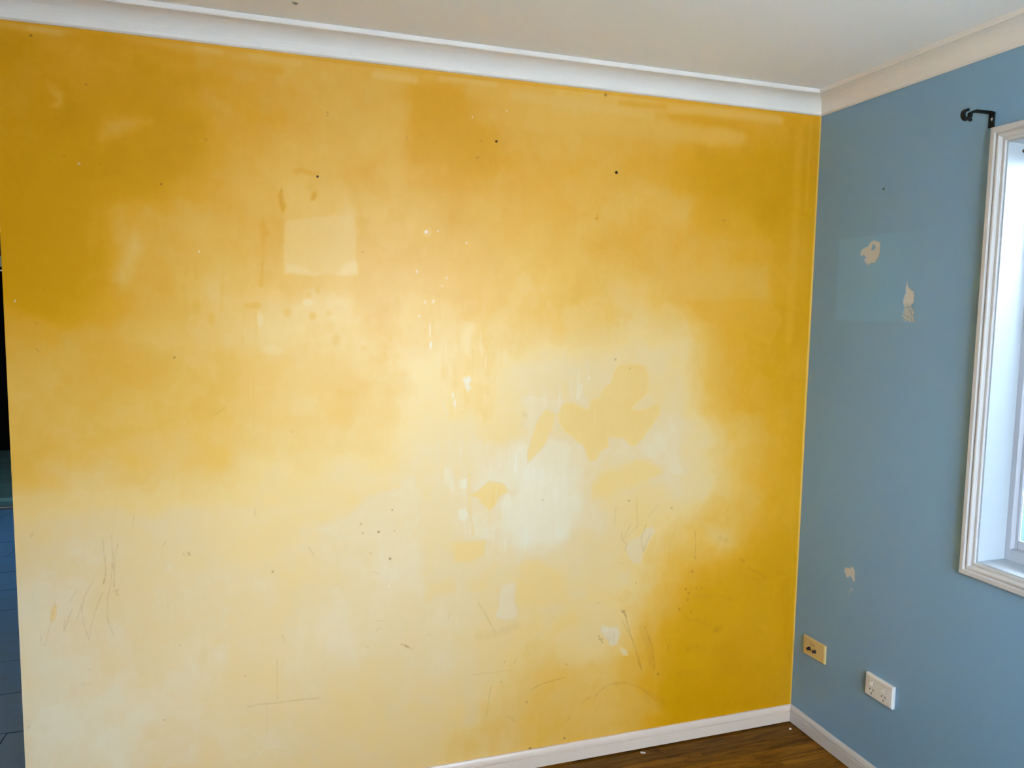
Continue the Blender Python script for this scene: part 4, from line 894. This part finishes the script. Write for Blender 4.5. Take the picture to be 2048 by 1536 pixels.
# aluminium slider
f = 0.016
for b in ((RD, RD + 0.029, WY1 - f, WY1 + 0.012, WZ0 - 0.012, WZ1 + 0.012), (RD, RD + 0.029, WY0 - 0.012, WY0 + f, WZ0 - 0.012, WZ1 + 0.012),
          (RD, RD + 0.029, WY0 + f, WY1 - f, WZ1 - f, WZ1 + 0.012), (RD, RD + 0.029, WY0 + f, WY1 - f, WZ0 - 0.012, WZ0 + 0.034)):
    wpart('outer_frame', boxes('outer_frame', [b], 0.002), M['aluminium'])
ym = (WY0 + WY1) / 2
for s0, s1, xo in ((ym - 0.02, WY1 - f, 0.017), (WY0 + f, ym + 0.02, 0.006)):
    sash = wpart('sash', boxes('sash', [(RD + xo, RD + xo + 0.010, s1 - 0.009, s1, WZ0 + 0.034, WZ1 - f), (RD + xo, RD + xo + 0.010, s0, s0 + 0.009, WZ0 + 0.034, WZ1 - f),
                                       (RD + xo, RD + xo + 0.010, s0 + 0.009, s1 - 0.009, WZ0 + 0.034, WZ0 + 0.060), (RD + xo, RD + xo + 0.010, s0 + 0.009, s1 - 0.009, WZ1 - f - 0.026, WZ1 - f)], 0.0015), M['aluminium'])
    link('pane', boxes('pane', [(RD + xo + 0.004, RD + xo + 0.007, s0 + 0.007, s1 - 0.007, WZ0 + 0.056, WZ1 - f - 0.022)]), M['glass'], sash)
hk = lathe('blind_screw', [(0.0035, 0.0), (0.0035, -0.004), (0.006, -0.005), (0.006, -0.008), (0.003, -0.010)], 'y', 12)
o = link('blind_screw', hk, M['brown'], win); o.location = Vector((0.052, WY1, 2.063)) - wo


def simple_window(name, axis, at, a0, a1, z0, z1):
    w = empty(name, (at, (a0 + a1) / 2, z0) if axis == 'y' else ((a0 + a1) / 2, at, z0)); tag(w, kind='structure')
    off = -Vector(w.location)

    def bx(p0, p1, q0, q1, d):
        return (at - d, at + d, p0, p1, q0, q1) if axis == 'y' else (p0, p1, at - d, at + d, q0, q1)
    mid = (a0 + a1) / 2
    for b in ((a0, a0 + 0.05, z0, z1), (a1 - 0.05, a1, z0, z1), (mid - 0.025, mid + 0.025, z0 + 0.05, z1 - 0.05), (a0 + 0.05, a1 - 0.05, z0, z0 + 0.05), (a0 + 0.05, a1 - 0.05, z1 - 0.05, z1)):
        o = link('frame_bar', boxes('frame_bar', [bx(*b, 0.025)], 0.002), M['aluminium'], w); o.location = off
    for p0, p1 in ((a0 + 0.05, mid - 0.025), (mid + 0.025, a1 - 0.05)):
        o = link('pane', boxes('pane', [bx(p0, p1, z0 + 0.05, z1 - 0.05, 0.002)]), M['glass'], w); o.location = off


simple_window('added_rear_window', 'x', YB - 0.42, -1.65, -0.35, 0.85, 2.05)  # unseen rear window, added to light the yellow wall from behind the camera
simple_window('window_3', 'y', XL - 0.06, 2.4, 4.8, 0.85, 2.05)

# ---- outside: ground and ribbed steel fence
ground = tag(link('ground', boxes('ground', [(-40, 40, -40, 40, -0.5, -0.3)]), M['ground']), kind='structure')
fence = empty('steel_fence', (1.8, -1.6, -0.3))  # unseen run and height shaped to hold back sky light at the side window
tag(fence, 'blue ribbed steel fence outside the window', 'fence')
rib = []
n = 12
for k in range(n):
    y0 = k * 0.0667
    rib += [(0.0, y0), (0.0, y0 + 0.02), (0.018, y0 + 0.027), (0.018, y0 + 0.047), (0.0, y0 + 0.054)]
rib += [(0.0, n * 0.0667)]
pv = [(x, yv, 0.05) for x, yv in rib] + [(x, yv, 2.05) for x, yv in rib]
pf = [(i, i + 1, len(rib) + i + 1, len(rib) + i) for i in range(len(rib) - 1)]
pme = mesh('fence_panel', pv, pf); pme.materials.append(M['fence'])
post_me = boxes('fence_post', [(-0.03, 0.04, -0.03, 0.03, 0.0, 2.12)], 0.004); post_me.materials.append(M['fence'])
rail_me = boxes('fence_rail', [(-0.03, -0.002, -0.0, n * 0.0667, 2.02, 2.08)], 0.004); rail_me.materials.append(M['fence'])
for k in range(8):
    yy = -1.6 + k * n * 0.0667
    for pm in (pme, rail_me, post_me):
        o = link(pm.name.split('.')[0], pm, None, fence); o.location = (0, yy, 0)

# ---------------------------------------------------------------- curtain rod bracket
br = empty('curtain_rod_bracket', (0.0, -0.698, 2.135))
tag(br, 'black metal curtain rod bracket screwed to the blue wall above the window corner', 'bracket')
pl = bmesh.new()
# back plate with a slotted screw hole: ring of quads between outline and hole
outer = [(-0.009, 0.000), (0.009, 0.000), (0.009, 0.020), (0.009, 0.030), (0.009, 0.042), (-0.009, 0.042), (-0.009, 0.030), (-0.009, 0.020)]
hole = [(-0.003, 0.0175), (0.003, 0.0175), (0.0038, 0.021), (0.0038, 0.026), (0.003, 0.029), (-0.003, 0.029), (-0.0038, 0.026), (-0.0038, 0.021)]
vs = []
for xx in (0.0, -0.003):
    for ring_ in (outer, hole):
        vs.append([pl.verts.new((xx, a, b)) for a, b in ring_])
for base in (0, 2):
    for i in range(8):
        j = (i + 1) % 8
        pl.faces.new((vs[base][i], vs[base][j], vs[base + 1][j], vs[base + 1][i]))
for q in (0, 1):
    for i in range(8):
        j = (i + 1) % 8
        pl.faces.new((vs[q][i], vs[q][j], vs[q + 2][j], vs[q + 2][i]))
bmesh.ops.recalc_face_normals(pl, faces=pl.faces)
pme2 = bpy.data.meshes.new('wall_plate'); pl.to_mesh(pme2); pl.free()
link('wall_plate', pme2, M['black_metal'], br)
scr = lathe('screw', [(0.0032, 0.0), (0.0032, -0.0022), (0.0018, -0.0034)], 'x', 12)
o = link('screw', scr, M['screw'], br); o.location = (0, 0, 0.0233)


def ribbon(name, path, width, thick):
    """Flat bar bent along a path in the x-z plane, width across y."""
    v, f = [], []
    n = len(path)
    for i, (x, z) in enumerate(path):
        x0, z0 = path[max(i - 1, 0)]; x1, z1 = path[min(i + 1, n - 1)]
        dx, dz = x1 - x0, z1 - z0
        l = math.hypot(dx, dz) or 1
        nx, nz = -dz / l * thick / 2, dx / l * thick / 2
        th = 1.0
        v += [(x + nx, -width / 2, z + nz), (x + nx, width / 2, z + nz), (x - nx, width / 2, z - nz), (x - nx, -width / 2, z - nz)]
    for i in range(n - 1):
        for k in range(4):
            f.append((i * 4 + k, i * 4 + (k + 1) % 4, i * 4 + 4 + (k + 1) % 4, i * 4 + 4 + k))
    f += [(0, 1, 2, 3), (n * 4 - 4, n * 4 - 3, n * 4 - 2, n * 4 - 1)]
    return mesh(name, v, f)


link('arm', ribbon('arm', [(-0.0015, 0.034), (-0.002, 0.0375), (-0.005, 0.0400), (-0.010, 0.0405), (-0.030, 0.0402), (-0.052, 0.0398), (-0.066, 0.0392), (-0.073, 0.0372), (-0.079, 0.0340), (-0.0835, 0.0305)], 0.0125, 0.0062), M['black_metal'], br)
cx, cz, cr_ = -0.0950, 0.0265, 0.0128
arc = []
for k in range(21):
    t = math.radians(22 - k * 308 / 20)
    arc.append((cx + cr_ * math.cos(t), cz + cr_ * math.sin(t)))
link('rod_cup', ribbon('rod_cup', arc, 0.0115, 0.0066), M['black_metal'], br)
ts = lathe('thumb_screw', [(0.0025, 0.0), (0.0025, -0.004), (0.0048, -0.005), (0.0048, -0.009), (0.002, -0.010)], 'z', 14)
o = link('thumb_screw', ts, M['black_metal'], br); o.location = (cx + 0.009, -0.002, cz - 0.008); o.rotation_euler = (0, math.radians(-35), 0)

# ---------------------------------------------------------------- antenna plate
tv = empty('antenna_wall_plate', (0.0, -0.1185, 0.348))
tag(tv, 'yellowed cream antenna wall plate with two black sockets low on the blue wall', 'wall plate')
tv.rotation_euler = (math.radians(-2.0), 0, 0)


def faceplate(w, h, t, ch):
    v = []
    for x, k in ((0.0, 0.0), (-(t - ch), 0.0), (-t, ch)):
        v += [(x, -w / 2 + k, -h / 2 + k), (x, w / 2 - k, -h / 2 + k), (x, w / 2 - k, h / 2 - k), (x, -w / 2 + k, h / 2 - k)]
    f = [(0, 1, 2, 3), (8, 9, 10, 11)]
    for b in (0, 4):
        f += [(b + i, b + (i + 1) % 4, b + 4 + (i + 1) % 4, b + 4 + i) for i in range(4)]
    return mesh('faceplate', v, f)


link('faceplate', faceplate(0.116, 0.070, 0.009, 0.0025), M['cream_plastic'], tv)
for dy in (0.0215, -0.0085):
    s = lathe('socket', [(0.0068, -0.0088), (0.0068, -0.0115), (0.0052, -0.012), (0.0052, -0.019), (0.0036, -0.0195), (0.0036, -0.015), (0.0005, -0.015)], 'x', 20)
    o = link('socket', s, M['black_plastic'], tv); o.location = (0, dy, -0.005)
    pin = lathe('socket_pin', [(0.0009, -0.012), (0.0009, -0.018)], 'x', 8)
    o2 = link('socket_pin', pin, M['screw'], o)
for zz, hh, y0, y1 in ((0.0165, 0.0020, -0.006, 0.019), (0.0105, 0.0010, -0.004, 0.016)):
    link('printed_line', boxes('printed_line', [(-0.0092, -0.0089, y0, y1, zz - hh / 2, zz + hh / 2)]), M['print'], tv)

# ---------------------------------------------------------------- double power point
gp = empty('double_power_outlet', (0.0, -0.4385, 0.348))
tag(gp, 'off-white double power outlet with two rocker switches on the blue wall', 'power outlet')
link('faceplate', faceplate(0.117, 0.0755, 0.013, 0.0028), M['white_plastic'], gp)
cv = link('cover', boxes('cover', [(-0.0138, -0.0128, -0.050, 0.050, -0.033, 0.0245)], 0.0004), M['white_plastic'], gp)
link('seam', boxes('seam', [(-0.0132, -0.0126, -0.0505, 0.0505, 0.0243, 0.0255)]), M['shade_and_seam'], gp)
for dy in (0.029, -0.023):
    bez = lathe('switch_shade_bezel', [(0.0090, -0.0136), (0.0090, -0.0143), (0.0080, -0.0147), (0.0010, -0.0147)], 'x', 24)  # shade round the rocker is put into this darker grey disc
    o = link('switch_shade_bezel', bez, M['shade_and_seam'], gp); o.location = (0, dy, 0.013)
    sw_ = mesh('rocker_switch', [(x, yv, zv) for x, yv, zv in [(-0.0140, -0.0068, -0.0066), (-0.0140, 0.0068, -0.0066), (-0.0140, 0.0068, 0.0070), (-0.0140, -0.0068, 0.0070),
               (-0.0195, -0.0060, -0.0058), (-0.0195, 0.0060, -0.0058), (-0.0165, 0.0060, 0.0), (-0.0165, -0.0060, 0.0), (-0.0158, 0.0060, 0.0064), (-0.0158, -0.0060, 0.0064)]],
               [(0, 1, 5, 4), (4, 5, 6, 7), (7, 6, 8, 9), (9, 8, 2, 3), (1, 2, 8, 6, 5), (0, 4, 7, 9, 3)])
    o = link('rocker_switch', sw_, M['white_plastic'], gp); o.location = (0, dy, 0.013)
    for sy, sz, ang in ((0.0068, 0.0, 30), (-0.0068, 0.0, -30), (0.0, -0.0135, 0)):
        o = link('pin_slot', boxes('pin_slot', [(-0.0141, -0.0137, -0.0013, 0.0013, -0.0042, 0.0042)]), M['slot'], gp)
        o.location = (0, dy + sy - 0.001, -0.0105 + sz); o.rotation_euler = (math.radians(ang), 0, 0)

# ---------------------------------------------------------------- scraps on the floor
v = [(-0.009, -0.005, 0.0006), (0.0, -0.006, 0.0016), (0.009, -0.004, 0.0006), (0.010, 0.004, 0.0022), (0.001, 0.005, 0.0008), (-0.008, 0.004, 0.0026)]
v += [(x, yv, z - 0.0004) for x, yv, z in v]
sc1 = link('paper_scrap', mesh('paper_scrap', v, [(0, 1, 4, 5), (1, 2, 3, 4), (6, 7, 10, 11), (7, 8, 9, 10), (0, 1, 7, 6), (1, 2, 8, 7), (2, 3, 9, 8), (3, 4, 10, 9), (4, 5, 11, 10), (5, 0, 6, 11)]), M['paper'])
tag(sc1, 'small torn white paper scrap on the wood floor by the long skirting', 'paper scrap')
sc1.location = (-0.668, -0.030, 0.0); sc1.rotation_euler = (0, 0, -0.5)
bm = bmesh.new(); bmesh.ops.create_icosphere(bm, subdivisions=2, radius=0.0045)
for q in bm.verts:
    q.co *= 1 + 0.25 * math.sin(q.co.x * 900 + q.co.y * 500); q.co.z = q.co.z * 0.7 + 0.003
cme = bpy.data.meshes.new('plaster_crumb'); bm.to_mesh(cme); bm.free()
crumb = tag(link('plaster_crumb', cme, M['paper']), 'tiny pale crumb of plaster on the floor near the room corner', 'crumb')
crumb.location = (-0.043, -0.055, 0.0)
